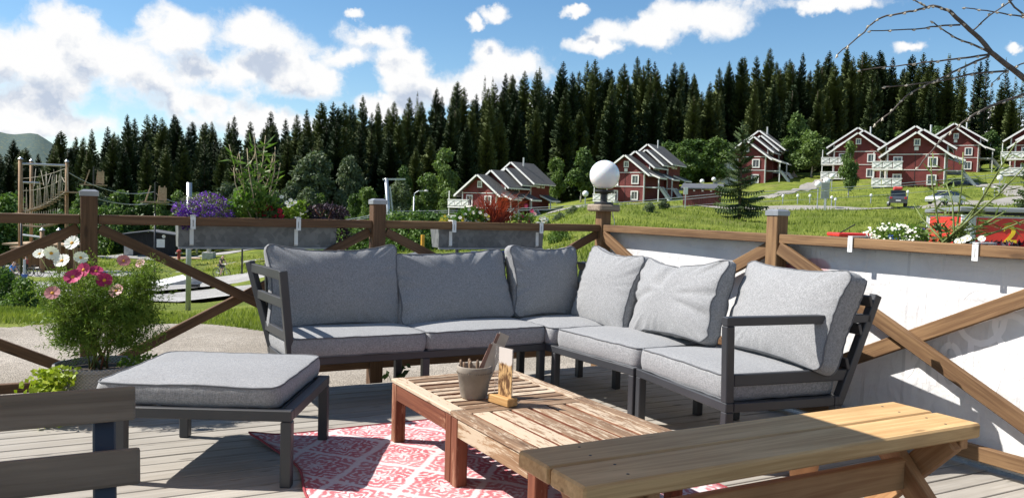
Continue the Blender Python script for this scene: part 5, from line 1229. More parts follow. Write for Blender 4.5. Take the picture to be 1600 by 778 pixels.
cushion('back_cushion', 'slumped grey back cushion second from the left', .92, .53, .19, .070, backM(Z_(2.475, 5.475, .70), -PI / 2 + R(3), R(20), R(2.5)), 12, pinch=.022, wr=.014, dip=.0, band=.07)
cushion('back_cushion', 'squarish grey back cushion left of the sofa corner', .60, .55, .17, .070, backM(Z_(3.245, 5.475, .735), -PI / 2 + R(2), R(13), R(-1)), 13, pinch=.024, wr=.015, dip=.02, band=.07)
cushion('back_cushion', 'sunlit grey back cushion right of the sofa corner', .68, .57, .18, .075, backM(Z_(3.535, 4.985, .725), PI, R(17), R(-4)), 14, pinch=.02, wr=.011, dip=.03, band=.07)
cushion('back_cushion', 'creased grey back cushion with a fold in its top, second from right', .90, .54, .19, .080, backM(Z_(3.53, 4.205, .735), PI - R(6), R(19), R(3.5)), 15, pinch=.024, wr=.014, dip=.06, band=.08,
        fold=[(-.05, .95, -.22, .25, .030, .10), (-.9, -.2, -.4, .0, .016, .10), (.85, -.35, .35, -.2, .014, .08), (.9, .1, .4, .05, .012, .07)])
cushion('back_cushion', 'large grey back cushion leaning by the right armrest', .87, .55, .19, .080, backM(Z_(3.605, 3.345, .74), PI - R(8), R(21), R(0)), 16, pinch=.02, wr=.010, dip=.02, band=.10)

# ------------------------------------------------------------------ ottoman
ot = thing('ottoman_frame', 'square charcoal metal stool frame in front of the left sofa', 'stool', (.725, 4.225, 0), R(-28))
w_ = .80; zt_ = .352; s = .05
for a, b in (((-1, -1), (1, -1)), ((1, -1), (1, 1)), ((1, 1), (-1, 1)), ((-1, 1), (-1, -1))):
    k = w_ / 2 - s / 2; p = Vector((a[0] * k, a[1] * k, zt_ - s / 2)); q_ = Vector((b[0] * k, b[1] * k, zt_ - s / 2)); d_ = (q_ - p).normalized() * (s / 2)
    board('rail', p + (d_ if a[0] == b[0] else -d_) , q_ - (d_ if a[0] == b[0] else -d_), s, s, M_ALU, ot, bevel=.004)
for a in (-1, 1):
    for b in (-1, 1): board('leg', (a * (w_ / 2 - s / 2), b * (w_ / 2 - s / 2), 0), (a * (w_ / 2 - s / 2), b * (w_ / 2 - s / 2), zt_ - s - .001), s, s, M_ALU, ot, bevel=.004)
for i in range(7): x = -.3 + .1 * i; board('slat', (x, -.35, zt_ - .02), (x, .35, zt_ - .02), .06, .014, M_ALU, ot, bevel=.002)
cushion('stool_cushion', 'thick grey cushion lying on the square stool', .83, .83, .090, .018, T(.675, 4.315, zt_ + .049) @ RZ(R(-28.5)), 21)

# ------------------------------------------------------------------ coffee tables
M_TABTOP = wood('peeling_table_top', (.17, .10, .058), (.34, .225, .14), 0, 1.0, worn=(.47, .38, .28), wornamt=.30, objvar=.40, wfine=4.2, wmix=.9, wrv=.30)
M_TABLEG = wood('red_stained_leg', (.125, .038, .02), (.22, .08, .042), 0, 1.0, worn=(.30, .15, .09), wornamt=.0, objvar=.2)
M_TABSIDE = wood('worn_apron', (.20, .11, .055), (.34, .22, .125), 0, 1.0, worn=(.47, .38, .27), wornamt=.35, objvar=.2)
def coffee_table(label, cx, cy, w, l, rz, along, apron, seed):
    """slats run along local Y when along, else across"""
    e = thing('coffee_table', label, 'table', (cx, cy, 0), rz); zt = .346; tp = .022; b_ = .07
    for sx in (-1, 1): board('border', (sx * (w / 2 - b_ / 2), -l / 2, zt - tp / 2), (sx * (w / 2 - b_ / 2), l / 2, zt - tp / 2), b_, tp, M_TABTOP, e)
    for sy in (-1, 1): board('border', (-w / 2 + b_ + .003, sy * (l / 2 - b_ / 2), zt - tp / 2 - .001), (w / 2 - b_ - .003, sy * (l / 2 - b_ / 2), zt - tp / 2 - .001), b_, tp, M_TABTOP, e)
    n = 6 if along else 8; gp_ = .019 if along else .027; span = (w if along else l) - 2 * b_; pitch = span / n
    for i in range(n):
        c = -span / 2 + pitch * (i + .5); h_ = (l if along else w) / 2 - b_ - .004; z = zt - tp / 2 - .0015 + .0012 * math.sin(i * 2.1 + seed)
        p, q_ = ((c, -h_, z), (c, h_, z)) if along else ((-h_, c, z), (h_, c, z)); sl_o = board('slat', p, q_, pitch - gp_, tp, M_TABTOP, e, bevel=.002); sl_o.data.materials.append(M_TABLEG)
        for f_ in sl_o.data.polygons: f_.material_index = 0 if f_.normal.z > .35 else 1
    for sx in (-1, 1):
        for sy in (-1, 1): board('leg', (sx * (w / 2 - .034), sy * (l / 2 - .034), 0), (sx * (w / 2 - .034), sy * (l / 2 - .034), zt - tp - .001), .06, .06, M_TABLEG, e, bevel=.004)
        board('apron', (sx * (w / 2 - .018), -l / 2 + .066, zt - tp - .045), (sx * (w / 2 - .018), l / 2 - .066, zt - tp - .045), .024, .085, apron, e)
        board('apron', (-w / 2 + .066, sx * (l / 2 - .018), zt - tp - .045), (w / 2 - .066, sx * (l / 2 - .018), zt - tp - .045), .024, .085, apron, e)
    for i in (-.18, .18): board('support', (-w / 2 + .04, i, zt - tp - .02), (w / 2 - .04, i, zt - tp - .02), .05, .03, M_TABLEG, e) if along else board('support', (i, -l / 2 + .04, zt - tp - .02), (i, l / 2 - .04, zt - tp - .02), .05, .03, M_TABLEG, e)
coffee_table('far worn slatted coffee table carrying the plant pot of cutlery', 1.94, 3.845, .75, .775, R(.6), False, M_TABLEG, 1)
coffee_table('near worn coffee table with lengthwise slats beside the bench', 1.945, 3.065, .75, .770, R(.9), True, M_TABSIDE, 2)

# things on the table -------------------------------------------------------------------------
M_POT = plain('raw_concrete_pot', (.26, .225, .185), .9, .2, 9.0, .3); ZT = .3475
pot = thing('cutlery_pot', 'grey-brown ceramic pot holding cutlery and menus on the far table', 'pot', (1.785, 3.655, ZT))
q = MB(); q.lathe([(.0, 0), (.062, 0), (.066, .006), (.083, .115), (.086, .118), (.087, .155), (.084, .16), (.078, .158), (.074, .118), (.058, .02), (0, .018)], 40); q.build('pot_body', M_POT, pot, smooth=True)
q = MB()
for k in range(46): a = 2 * PI * k / 46; q.box((.0865 * math.cos(a), .0865 * math.sin(a), .128), (.004, .004, .006))
q.build('bead_row', plain('dark_beads', (.16, .13, .10), .9), pot)['kind'] = 'stuff'
M_KNIFE = wood('knife_handle', (.16, .10, .065), (.30, .21, .14), 2, 2.0); M_MENU = plain('menu_card', (.46, .40, .34), .7, .12, 10); M_MENUD = plain('menu_cover', (.20, .11, .085), .7, .12, 10)
for i, (a, b) in enumerate(((-.035, .02), (-.02, -.012), (.012, -.01), (.0, .028), (-.045, -.02))):
    k = thing('knife', ['steak knife standing furthest back in the cutlery pot', 'steak knife at the front of the cutlery pot', 'steak knife nearest the menus in the cutlery pot', 'steak knife behind the front ones in the pot', 'steak knife leaning left in the cutlery pot'][i], 'knife', (1.785 + a, 3.655 + b, ZT + .022), 0, 'knives in the cutlery pot'); k.rotation_euler = (.10 * (i - 2) * .4, .08 * (i - 2), i)
    q = MB(); q.tube([(0, 0, .06), (0, 0, .09), (0, 0, .15), (0, 0, .166)], [.005, .0075, .009, .005], 8); q.build('handle', M_KNIFE, k, smooth=True); q = MB(); q.box((0, 0, .03), (.012, .002, .06)); q.build('blade', M_STEEL, k); 
for i, (o_, tl, an) in enumerate(((.018, .34, .25), (.030, .36, .55), (.012, .30, .42))):
    k = thing('menu', ['folded menu tilted furthest right in the cutlery pot', 'long menu standing highest in the cutlery pot', 'short menu card behind the knives in the pot'][i], 'menu', (1.785 + .0 + o_, 3.655 + .012 * (i - 1), ZT + .022), R(-20), 'menus in the cutlery pot'); k.rotation_euler = (0, R(20) + .05 * i, R(-22 + 10 * i))
    q = MB(); Lm = (.26, .315, .22)[i]; q.box((0, 0, Lm / 2), (.055, .003, Lm)); q.build('sheet', M_MENU, k); q = MB(); q.box((-.029, -.003, Lm / 2 - .004), (.016, .003, Lm - .01)); q.build('cover', M_MENUD, k)
hd = thing('menu_holder', 'small wooden block holding a card with a brown bark picture', 'sign holder', (1.852, 3.475, ZT), R(12))
q = MB(); q.box((0, 0, .0205), (.062, .155, .041)); q.build('wood_block', wood('holder_wood', (.42, .23, .08), (.60, .36, .15), 1, 2.0, knots=False), hd, bevel=.004)
def mat_bark():
    m, t, b = newmat('bark_print'); c = t.objco(False); s_ = t.sep(c); n = t.noise(t.scale(c, (60, 60, 22)), 1.0, 4, .6, .5)
    top = t.ss(t.m('ADD', s_[2], t.m('MULTIPLY', n, .05)), .215, .23)
    col = t.mix(t.ss(n, .4, .62), (.10, .045, .018), (.52, .33, .15)); col = t.mix(top, col, (.55, .50, .46)); fin(t, b, col, .4); return m
q = MB(); q.box((0, -.016, .155), (.004, .098, .235)); q.build('card', mat_bark(), hd)
def mat_clear():
    m, t, b = newmat('clear_acrylic'); fin(t, b, (.95, .95, .95), .05, Transmission_Weight=.97, IOR=1.15); return m
q = MB(); q.box((.0035, .0, .155), (.0025, .135, .238)); q.build('acrylic_sheet', mat_clear(), hd)

# ------------------------------------------------------------------ rug
def mat_rug():
    m, t, b = newmat('rug_weave'); c = t.objco(False)
    wp = t.vm('ADD', c, t.vm('MULTIPLY', t.vm('SUBTRACT', t.noise(c, 7, 3, .6, 0, 'Color'), (.5, .5, .5)), (.055, .055, 0)))
    s_ = t.sep(wp); u = t.m('MULTIPLY', s_[0], 2.3); v = t.m('MULTIPLY', s_[1], 1.9)
    def motif(du, dv):
        a = t.m('SUBTRACT', t.m('FRACT', t.m('ADD', u, du)), .5); b_ = t.m('SUBTRACT', t.m('FRACT', t.m('ADD', v, dv)), .5)
        e_ = t.m('SQRT', t.m('ADD', t.m('MULTIPLY', a, a), t.m('MULTIPLY', b_, b_))); th = t.m('ARCTAN2', b_, a); dm = t.m('ADD', t.m('ABSOLUTE', a), t.m('ABSOLUTE', b_))
        pet = t.m('ADD', t.m('MULTIPLY', t.m('COSINE', t.m('MULTIPLY', th, 8.0)), .035), t.m('MULTIPLY', t.m('COSINE', t.m('MULTIPLY', th, 4.0)), .03))
        return t.m('ADD', e_, pet), dm
    (r1, d1), (r2, d2) = motif(0, 0), motif(.5, .5); r = t.m('MINIMUM', r1, r2); dm = t.m('MINIMUM', d1, d2)
    rings = t.m('SINE', t.m('MULTIPLY', r, 70.0)); n = t.noise(c, 30, 4, .72, .8); n2 = t.noise(c, 90, 2, .6); n5 = t.noise(c, 3.5, 3)
    val = t.m('ADD', t.m('MULTIPLY', rings, .55), t.m('MULTIPLY', t.m('SUBTRACT', n, .46), 5.0)); red = t.ss(val, -.45, .30)
    lane = t.ss(t.m('ADD', dm, t.m('MULTIPLY', t.m('SUBTRACT', n, .5), .10)), .43, .47); red = t.m('MULTIPLY', red, t.m('SUBTRACT', 1.0, t.m('MULTIPLY', lane, .92)))
    red = t.m('MULTIPLY', red, t.ss(r, .045, .085, .25, 1.0)); red = t.m('MULTIPLY', red, t.ss(n5, .25, .7, .72, 1.0))
    col = t.mix(red, (.62, .545, .545), (.45, .105, .125)); k = t.m('ADD', t.m('MULTIPLY', n2, .3), .85); col = t.vm('MULTIPLY', col, t.comb(k, k, k))
    w = t.m('SINE', t.m('MULTIPLY', t.sep(c)[1], 900.0)); fin(t, b, col, .95, t.bump(t.m('ADD', w, n2), .3, .003)); return m
rx0, rx1, ry0, ry1 = .955, 2.74, 1.75, 4.55
rg = MB(); nx, ny = 60, 90
def rug_pt(i, k, dz=0.0):
    u = i / nx; v = k / ny; x = rx0 + (rx1 - rx0) * u; y = ry0 + (ry1 - ry0) * v
    x += .035 * math.exp(-(u / .06) ** 2) * math.sin(v * 17 + .6) - .05 * math.exp(-(u / .05) ** 2) * math.exp(-((1 - v) / .04) ** 2)
    z = .006 + .010 * math.exp(-(u / .05) ** 2) * (1 + math.sin(v * 21)) * .5 + .022 * math.exp(-(u / .035) ** 2) * math.exp(-((1 - v) / .05) ** 2) + .0015 * math.sin(x * 9) * math.sin(y * 7)
    return (x, y, z + dz)
for i in range(nx + 1):
    for k in range(ny + 1): rg.v.append(rug_pt(i, k))
for i in range(nx):
    for k in range(ny): a = i * (ny + 1) + k; rg.f.append((a, a + ny + 1, a + ny + 2, a + 1)); rg.mi.append(0)
ro = rg.build('rug', mat_rug(), smooth=True); sm = ro.modifiers.new('thickness', 'SOLIDIFY'); sm.thickness = .005; sm.offset = -1
tag(ro, 'red and white patterned outdoor rug under the coffee tables', 'rug')
hm = MB(); hm.tube([Vector(rug_pt(i, 0)) for i in range(nx + 1)] + [Vector(rug_pt(nx, k)) for k in range(1, ny + 1)] + [Vector(rug_pt(i, ny)) for i in range(nx - 1, -1, -1)] + [Vector(rug_pt(0, k)) for k in range(ny - 1, -1, -1)], .006, 6, False); hm.build('hem', plain('rug_hem', (.28, .04, .05), .9), ro)

# ------------------------------------------------------------------ wooden bench
M_BENCH = wood('pine_bench', (.42, .245, .10), (.66, .44, .215), 0, .62, objvar=.12, rough=.65, wav=1.6, soft=1.3)
M_BENCHL = wood('oiled_pine', (.31, .145, .06), (.48, .27, .125), 0, .8, objvar=.12, rough=.6)
bn = thing('wooden_bench', 'heavy pine bench with crossed legs in the right foreground', 'bench', (1.385, 2.263, 0)); BL = 1.978; zt = .45; th = .062
for y in (-.108, .108): board('seat_plank', (0, y, zt - th / 2), (BL, y, zt - th / 2), .205, th, M_BENCH, bn, bevel=.008)
for x in (.17, BL - .19):
    board('leg', (x, -.20, .0), (x, .165, zt - th - .003), .055, .105, M_BENCHL, bn, bevel=.005); board('leg', (x + .058, .20, .0), (x + .058, -.165, zt - th - .003), .055, .105, M_BENCHL, bn, bevel=.005)
    board('batten', (x + .115, -.19, zt - th - .024), (x + .115, .19, zt - th - .024), .05, .044, M_BENCHL, bn)
M_SCREW = plain('screw_head', (.10, .09, .08), .45, .1, 20, Metallic=.6)
def screws(parent, pts, up=(0, 0, 1), r=.0055):
    for p_ in pts:
        q_ = MB(); q_.lathe([(r, 0), (r, .0012), (r * .5, .0018), (r * .35, .0006), (0, .0006)], 10, (0, 0, 0), axes(p_, Vector(p_) + Vector(up)) @ RY(PI / 2)); q_.build('screw', M_SCREW, parent)
screws(bn, [(x + dx, y + dy, zt) for x in (.20, BL - .16) for y in (-.108, .108) for dx, dy in ((0, -.05), (.02, .05))])
board('stretcher', (.235, .0, .205), (BL - .19, .0, .205), .045, .13, M_BENCHL, bn, bevel=.005)

# dark slatted chair back in the left corner -------------------------------------------------------
M_GREYWOOD = wood('grey_oiled_slat', (.135, .108, .085), (.25, .208, .168), 0, .55, knots=False, objvar=.1, wav=2.2, soft=1.3); M_NAVY = plain('navy_metal', (.018, .024, .042), .4, .06)
ch = thing('garden_bench', 'dark grey slatted bench back cutting into the lower left corner', 'bench', (-.9, 1.9, 0))
for zc, xr, hgt_ in ((.846, 1.031, .072), (.717, 1.039, .076), (.588, 1.04, .074)):
    q = MB(); q.box((xr / 2 - .25, 0, 0), (xr + .5, .024, hgt_)); o = q.build('back_slat', M_GREYWOOD, ch, T(0, (zc - .7) * .25, zc) @ RX(R(-10)), bevel=.006, seg=2)
for x in (.972, -.35): board('back_post', (x, -.085, .40), (x, .105, .91 - .05), .032, .045, M_NAVY, ch, up=(1, 0, 0)); board('leg', (x, -.145, 0), (x, -.145, .40), .045, .032, M_NAVY, ch); board('leg', (x, -.60, 0), (x, -.60, .40), .045, .032, M_NAVY, ch)
for i in range(5): board('seat_slat', (-.5, -.18 - .09 * i, .425), (1.03, -.18 - .09 * i, .425), .08, .024, M_GREYWOOD, ch, bevel=.004)
for x in (.972, -.35): board('seat_bar', (x, -.145, .395), (x, -.62, .395), .04, .03, M_NAVY, ch)

# small terracotta pot under the bench ---------------------------------------------------------------
tp = thing('terracotta_pot', 'plain terracotta pot on the deck seen under the bench', 'pot', (3.19, 2.82, 0)); q = MB(); q.lathe([(0, 0), (.06, 0), (.078, .12), (.086, .12), (.088, .145), (.078, .145), (.07, .12), (.055, .02), (0, .02)], 28); q.build('pot_body', plain('terracotta', (.48, .24, .12), .85, .12, 12), tp, smooth=True); q = MB(); q.lathe([(0, .11), (.07, .115), (.0, .116)], 20); q.build('soil', M_SOIL, tp)

def lm_canvas():  # cloth of the added sunshade, warm and translucent to tint the bench shade
    m, t, b = newmat('beige_canvas'); c = t.objco(False); col = t.mix(t.noise(c, 6, 3), (.70, .54, .36), (.76, .60, .42)); fin(t, b, col, .9)
    tr = t.add('ShaderNodeBsdfTranslucent'); t.l.new(col, tr.inputs[0]); mx = t.add('ShaderNodeMixShader'); mx.inputs[0].default_value = .5
    t.l.new(b.outputs[0], mx.inputs[1]); t.l.new(tr.outputs[0], mx.inputs[2]); t.l.new(mx.outputs[0], m.node_tree.nodes['Material Output'].inputs[0]); return m
# unseen sunshade added so the bench falls in shade; canopy edges fitted to that shadow ----------------------
ps = thing('added_parasol', 'square beige sunshade added outside the upper left of the view to shade the bench', 'added_parasol', (-.55, 1.85, 0)); M_CANVAS = lm_canvas()
q = MB(); cz = 2.50; x0, x1, y0, y1 = -1.74, 1.74, -1.79, 1.79
q.add([(x0, y0, cz), (x1, y0, cz), (x1, y1, cz), (x0, y1, cz), (0, 0, cz + .45), (x0, y0, cz - .012), (x1, y0, cz - .012), (x1, y1, cz - .012), (x0, y1, cz - .012), (0, 0, cz + .44)], [(0, 1, 4), (1, 2, 4), (2, 3, 4), (3, 0, 4), (6, 5, 9), (7, 6, 9), (8, 7, 9), (5, 8, 9), (0, 5, 6, 1), (1, 6, 7, 2), (2, 7, 8, 3), (3, 8, 5, 0)]); q.build('canopy', M_CANVAS, ps)
for c in ((x0, y0), (x1, y0), (x1, y1), (x0, y1)): q = MB(); q.bar((0, 0, cz + .40), (c[0] * .98, c[1] * .98, cz - .02), .02, .025); q.build('rib', M_ALU, ps)
q = MB(); q.tube([(0, 0, 0), (0, 0, cz + .46)], .024, 14); q.build('pole', M_ALU, ps, smooth=True); q = MB(); q.lathe([(.28, 0), (.28, .05), (.05, .09), (.05, .25), (0, .25)], 28); q.build('base', M_CONC, ps)
# ------------------------------------------------------------------ plants on the terrace
def lm(n, a, b_, tr=.25, sc=9.0, rough=.5): return mat_leaf(n, a, b_, rough, .5, sc, tr)
M_FERN = lm('cosmos_foliage', (.085, .15, .020), (.215, .30, .05), .3); M_JENNY = lm('golden_creeper', (.26, .34, .02), (.50, .54, .05), .3); M_GREEN = lm('green_leaves', (.06, .13, .02), (.15, .24, .045), .3); M_GREEN2 = lm('dark_leaves', (.03, .06, .022), (.06, .10, .035), .2)
M_PURP = lm('purple_petals', (.075, .020, .26), (.19, .06, .50), .2); M_WHT = lm('white_petals', (.78, .78, .72), (.86, .86, .82), .25); M_MAG = lm('magenta_petals', (.36, .025, .10), (.60, .07, .19), .2); M_PINK = lm('pale_pink_petals', (.56, .22, .24), (.72, .42, .42), .25); M_REDF = lm('red_petals', (.30, .008, .02), (.48, .02, .045), .15); M_YELC = plain('yellow_flower_centre', (.55, .28, .02), .8, .2, 60); M_YELP = lm('yellow_petals', (.55, .45, .03), (.70, .60, .08), .2)
M_PLUM = lm('plum_leaves', (.035, .022, .035), (.085, .055, .085), .15); M_REDG = lm('red_grass_blades', (.22, .035, .022), (.42, .085, .05), .3, 6.0); M_STEMR = plain('reddish_stem', (.19, .07, .035), .8, .2); M_STEMG = plain('green_stem', (.16, .20, .06), .7, .2); M_STEMP = plain('pale_dry_stem', (.40, .33, .20), .8, .2)

def blobleaf(name, parent, c, r, n, ln, wd, mat, seed=0, up=0.0, shell=.35, fold=.1):
    g_ = np.random.default_rng(seed); d = g_.normal(size=(n, 3)); d /= np.linalg.norm(d, axis=1)[:, None]; rad = g_.uniform(shell, 1, n) ** .5
    P = np.array(c) + d * np.array(r) * rad[:, None]; dr = g_.normal(size=(n, 3)) * .7 + d * .7; dr[:, 2] += up
    return obj(name, leafmesh(name, P, dr, d + g_.normal(0, .6, (n, 3)), ln * g_.uniform(.6, 1.35, n), wd * g_.uniform(.6, 1.3, n), mat, fold), parent)
def stems(name, parent, base, tips, r, mat, bow=.1):
    q = MB(); b = Vector(base)
    for i, t_ in enumerate(tips):
        t_ = Vector(t_); o_ = Vector((mnoise.noise((i * 3.1, .2, 1)), mnoise.noise((i * 2.7, 5, 1)), 0)) * bow; a = b + Vector((.05 * math.cos(i * 2.4), .05 * math.sin(i * 2.4), 0))
        q.tube([a, a.lerp(t_, .35) + o_ * .6, a.lerp(t_, .7) + o_, t_], [r * 1.3, r * 1.1, r * .8, r * .5], 6)
    return q.build(name, mat, parent, smooth=True)
def bloom(parent, c, rad, mat, nrm, petals=8, cup=.25, name='flower', eye=M_YELC, tw=0.0):
    """cosmos-like flower: broad notched petals round a domed centre"""
    nrm = Vector(nrm).normalized(); a = nrm.orthogonal().normalized(); b = nrm.cross(a); q = MB()
    for k in range(petals):
        an = 2 * PI * k / petals + tw; d = a * math.cos(an) + b * math.sin(an); s = nrm.cross(d); w = rad * (3.6 / petals + .20); cu = cup * (1 + .35 * math.sin(k * 2.3))
        row = []
        for f, wf in ((.12, .25), (.4, .75), (.75, 1.0), (.97, .8)):
            h = nrm * (rad * cu * f * (1.2 - .5 * f)); m_ = d * rad * f + h; row.append([m_ - s * w * .5 * wf + nrm * rad * .05, m_ + (d * rad * -.05 if f > .9 else Vector((0, 0, 0))), m_ + s * w * .5 * wf + nrm * rad * .05])
        vs = [Vector(c) + p for r_ in row for p in r_]; q.add(vs, [(i * 3 + j, i * 3 + j + 1, i * 3 + j + 4, i * 3 + j + 3) for i in range(3) for j in range(2)])
    f = q.build(name, mat, parent, smooth=True); e_ = MB(); M = Matrix((a, b, nrm)).transposed().to_4x4(); M.translation = Vector(c)
    e_.lathe([(rad * .24, 0), (rad * .22, rad * .10), (rad * .12, rad * .17), (0, rad * .19)], 12, (0, 0, 0), M); e_.build('flower_centre', eye, f, smooth=True); return f

# big woven pot with cosmos -------------------------------------------------------------------
PC = Vector((.17, 5.47, 0))
def mat_wicker():
    m, t, b = newmat('woven_grey'); c = t.objco(False); s_ = t.sep(c); th = t.m('ARCTAN2', s_[1], s_[0])
    w = t.m('MULTIPLY', t.m('SINE', t.m('MULTIPLY', th, 62.0)), t.m('SINE', t.m('MULTIPLY', s_[2], 300.0))); f = t.ss(w, -.7, .7)
    fin(t, b, t.mix(f, (.24, .23, .215), (.33, .315, .30)), .8, t.bump(w, .6, .006)); return m
pt_ = thing('woven_pot', 'round grey woven flower pot at the foot of the left fence post', 'pot', PC)
q = MB(); q.lathe([(0, 0), (.19, 0), (.235, .27), (.246, .275), (.246, .298), (.232, .298), (.225, .27), (.18, .04), (0, .04)], 48); q.build('pot_body', mat_wicker(), pt_, smooth=False)
q = MB(); q.lathe([(0, .262), (.12, .27), (.226, .255), (.2, .25)], 28); q.build('soil', M_SOIL, pt_)
co = thing('cosmos_plant', 'feathery cosmos in the woven pot with white and magenta flowers', 'plant', PC + Vector((0, 0, .26)))
def C(px, py, Y): return ony(px, py, Y) - co.location
FLW = [(62, 397, 5.42, M_WHT, .040), (80, 396, 5.38, M_WHT, .048), (97, 408, 5.34, M_WHT, .052), (113, 380, 5.40, M_WHT, .050), (126, 403, 5.40, M_WHT, .046)]
FLM = [(114, 433, 5.28, M_MAG, .056), (131, 422, 5.34, M_MAG, .050), (150, 424, 5.36, M_MAG, .046), (163, 438, 5.30, M_MAG, .052), (182, 455, 5.34, M_PINK, .050), (82, 458, 5.28, M_PINK, .048), (193, 408, 5.50, M_PINK, .046), (219, 412, 5.55, M_PINK, .036)]
tips = [C(f[0], f[1] + 3, f[2] + .01) for f in FLW + FLM]
stems('stem', co, (0, 0, 0), tips, .0035, M_STEMG, .05); stems('stem', co, (0, 0, -.01), [(-.06, -.08, .30), (.02, -.02, .36), (.10, -.03, .32), (.16, .02, .36), (.22, .05, .36)], .005, M_STEMR, .06)
for i, f in enumerate(FLW + FLM): bloom(co, C(*f[:3]), f[4] * .9, f[3], (-.30 + .5 * math.sin(i * 1.9), -1.0, .75 + .3 * math.cos(i * 2.7)), 8, .22, tw=i)
# thread-like foliage: many narrow leaves along fine twigs
g_ = np.random.default_rng(4); NP_ = 2300; P0 = []; D0v = []; LN = []
cl = np.array([(-.10, -.08, .40, .17, .12, .12), (.03, -.07, .44, .18, .13, .14), (.13, -.03, .44, .13, .12, .14), (.22, .02, .43, .10, .11, .12), (-.02, .06, .50, .2, .12, .12), (-.20, -.02, .47, .12, .12, .10), (.10, -.10, .30, .16, .10, .10), (.22, .0, .30, .14, .10, .12), (-.12, -.05, .28, .10, .1, .08), (.25, .05, .52, .08, .08, .08), (-.18, -.06, .36, .12, .1, .1), (.0, -.1, .34, .14, .1, .1), (.20, .02, .36, .10, .1, .12), (-.06, -.10, .20, .14, .1, .09), (.10, -.10, .18, .16, .1, .09), (.17, -.02, .20, .12, .1, .10), (-.16, -.04, .22, .10, .1, .09)])
for i in range(NP_):
    b_ = cl[g_.integers(len(cl))]; c = b_[:3] + g_.normal(0, .5, 3) * b_[3:]; dr = g_.normal(size=3); dr[2] += .5; dr /= np.linalg.norm(dr); L = g_.uniform(.06, .12)
    for k in range(16):
        f = k / 15; p = c + dr * L * f; s = g_.normal(size=3) * .8 + dr * .6; P0.append(p); D0v.append(s); LN.append(g_.uniform(.016, .036) * (1.2 - .6 * f))
obj('foliage', leafmesh('foliage', np.array(P0), np.array(D0v), randdir(len(P0)), np.array(LN), np.array(LN) * .17 + .0012, M_FERN, .1), co)
cj = thing('creeping_jenny', 'yellow-green creeper spilling over the left side of the woven pot', 'plant', PC + Vector((-.2, -.1, .27)))
P0 = []; N0 = []
for i in range(820):
    f = g_.random(); z = .04 - .30 * f ** 1.2; x = -.02 - .045 * math.sin(f * 2.4) + g_.normal(0, .05); y = -.09 + g_.normal(0, .05) - .02 * f; P0.append((x, y, z)); N0.append((-.5 + g_.normal(0, .4), -1 + g_.normal(0, .4), .6 + g_.normal(0, .4)))
obj('leaves', leafmesh('leaves', np.array(P0), g_.normal(size=(820, 3)) + np.array([-.2, -.2, -.5]), np.array(N0), .030 * g_.uniform(.7, 1.3, 820), .030 * g_.uniform(.7, 1.2, 820), M_JENNY, .1), cj)
stems('stem', cj, (.03, 0, 0), [(-.08, -.12, -.27), (-.05, -.15, -.24), (-.10, -.06, -.2), (-.03, -.12, -.3)], .003, M_STEMG)
cj2 = thing('creeping_plant', 'green creeper on the right rim of the woven pot', 'plant', PC + Vector((.2, -.05, .29))); blobleaf('leaves', cj2, (.03, -.04, .0), (.14, .08, .045), 260, .028, .026, M_GREEN, 8); stems('stem', cj2, (-.05, 0, -.03), [(.12, -.08, .01), (.05, -.1, .02), (.15, -.02, .0)], .003, M_STEMG)

# left zinc box ---------------------------------------------------------------------------------
YB = FY + .125; ZBX = ZB + .19
def onbox(px, py, Y=YB): return ony(px, py, Y)
def at_box(name, label, px, cat='plant'): c = onbox(px, 345); return thing(name, label, cat, (c.x, YB, ZBX))
e = at_box('lobelia', 'mound of purple lobelia hanging over the left zinc box', 318); blobleaf('foliage', e, (0, -.02, .085), (.19, .11, .085), 800, .030, .010, lm('lobelia_leaves', (.10, .12, .07), (.2, .22, .14), .2), 12); [blobleaf('florets', e, c_, r_, n_, .016, .015, M_PURP, 13 + n_, .3, .55) for c_, r_, n_ in (((-.11, -.03, .06), (.11, .10, .07), 260), ((.03, -.03, .11), (.12, .11, .085), 330), ((.13, -.02, .06), (.09, .09, .06), 200), ((-.03, -.07, .05), (.15, .07, .06), 200))]; blobleaf('florets', e, (-.13, -.10, .0), (.055, .045, .07), 240, .019, .018, M_PURP, 14, 0, .3); stems('stem', e, (0, 0, -.02), [(-.15, -.04, .1), (.15, -.04, .1), (0, -.08, .15), (-.08, .02, .16)], .003, M_STEMG)
e = at_box('tall_weed', 'tall leafy plant with bare forked stems rising from the left box', 400)
tp_ = [(397, 214), (415, 212), (386, 232), (358, 226), (374, 240), (430, 230), (427, 246), (365, 262), (438, 255)]
tips = [onbox(*p) - e.location for p in tp_]; stems('stem', e, (0, 0, -.02), tips, .0045, M_STEMP, .06)
q = MB()
for i, tt in enumerate(tips):
    for k in range(2): f = .55 + .2 * k; a = Vector((0, 0, 0)).lerp(tt, f); q.tube([a, a + Vector((.06 * math.sin(i * 2 + k * 3), .02, .07 + .02 * k))], [.003, .0015], 5)
q.build('twig', M_STEMP, e)
P0 = []; D_ = []
for i in range(330):
    tt = tips[i % len(tips)]; f = g_.uniform(.08, .95) ** 1.3; p = np.array(tt) * f + g_.normal(0, .028, 3) * (1.3 - f); P0.append(p); D_.append((g_.normal(0, .8), g_.normal(0, .6), g_.uniform(-.35, .7)))
obj('leaves', leafmesh('leaves', np.array(P0), np.array(D_), randdir(330), .095 * g_.uniform(.5, 1.3, 330), .016 * g_.uniform(.7, 1.4, 330), M_GREEN, .15), e)
blobleaf('leaves', e, (-.02, 0, .10), (.18, .09, .10), 420, .06, .026, M_GREEN, 16, .6)
e = at_box('red_petunia', 'dark red petunias low in the left zinc box', 420); blobleaf('leaves', e, (0, 0, .035), (.10, .07, .05), 200, .035, .022, M_GREEN2, 17)
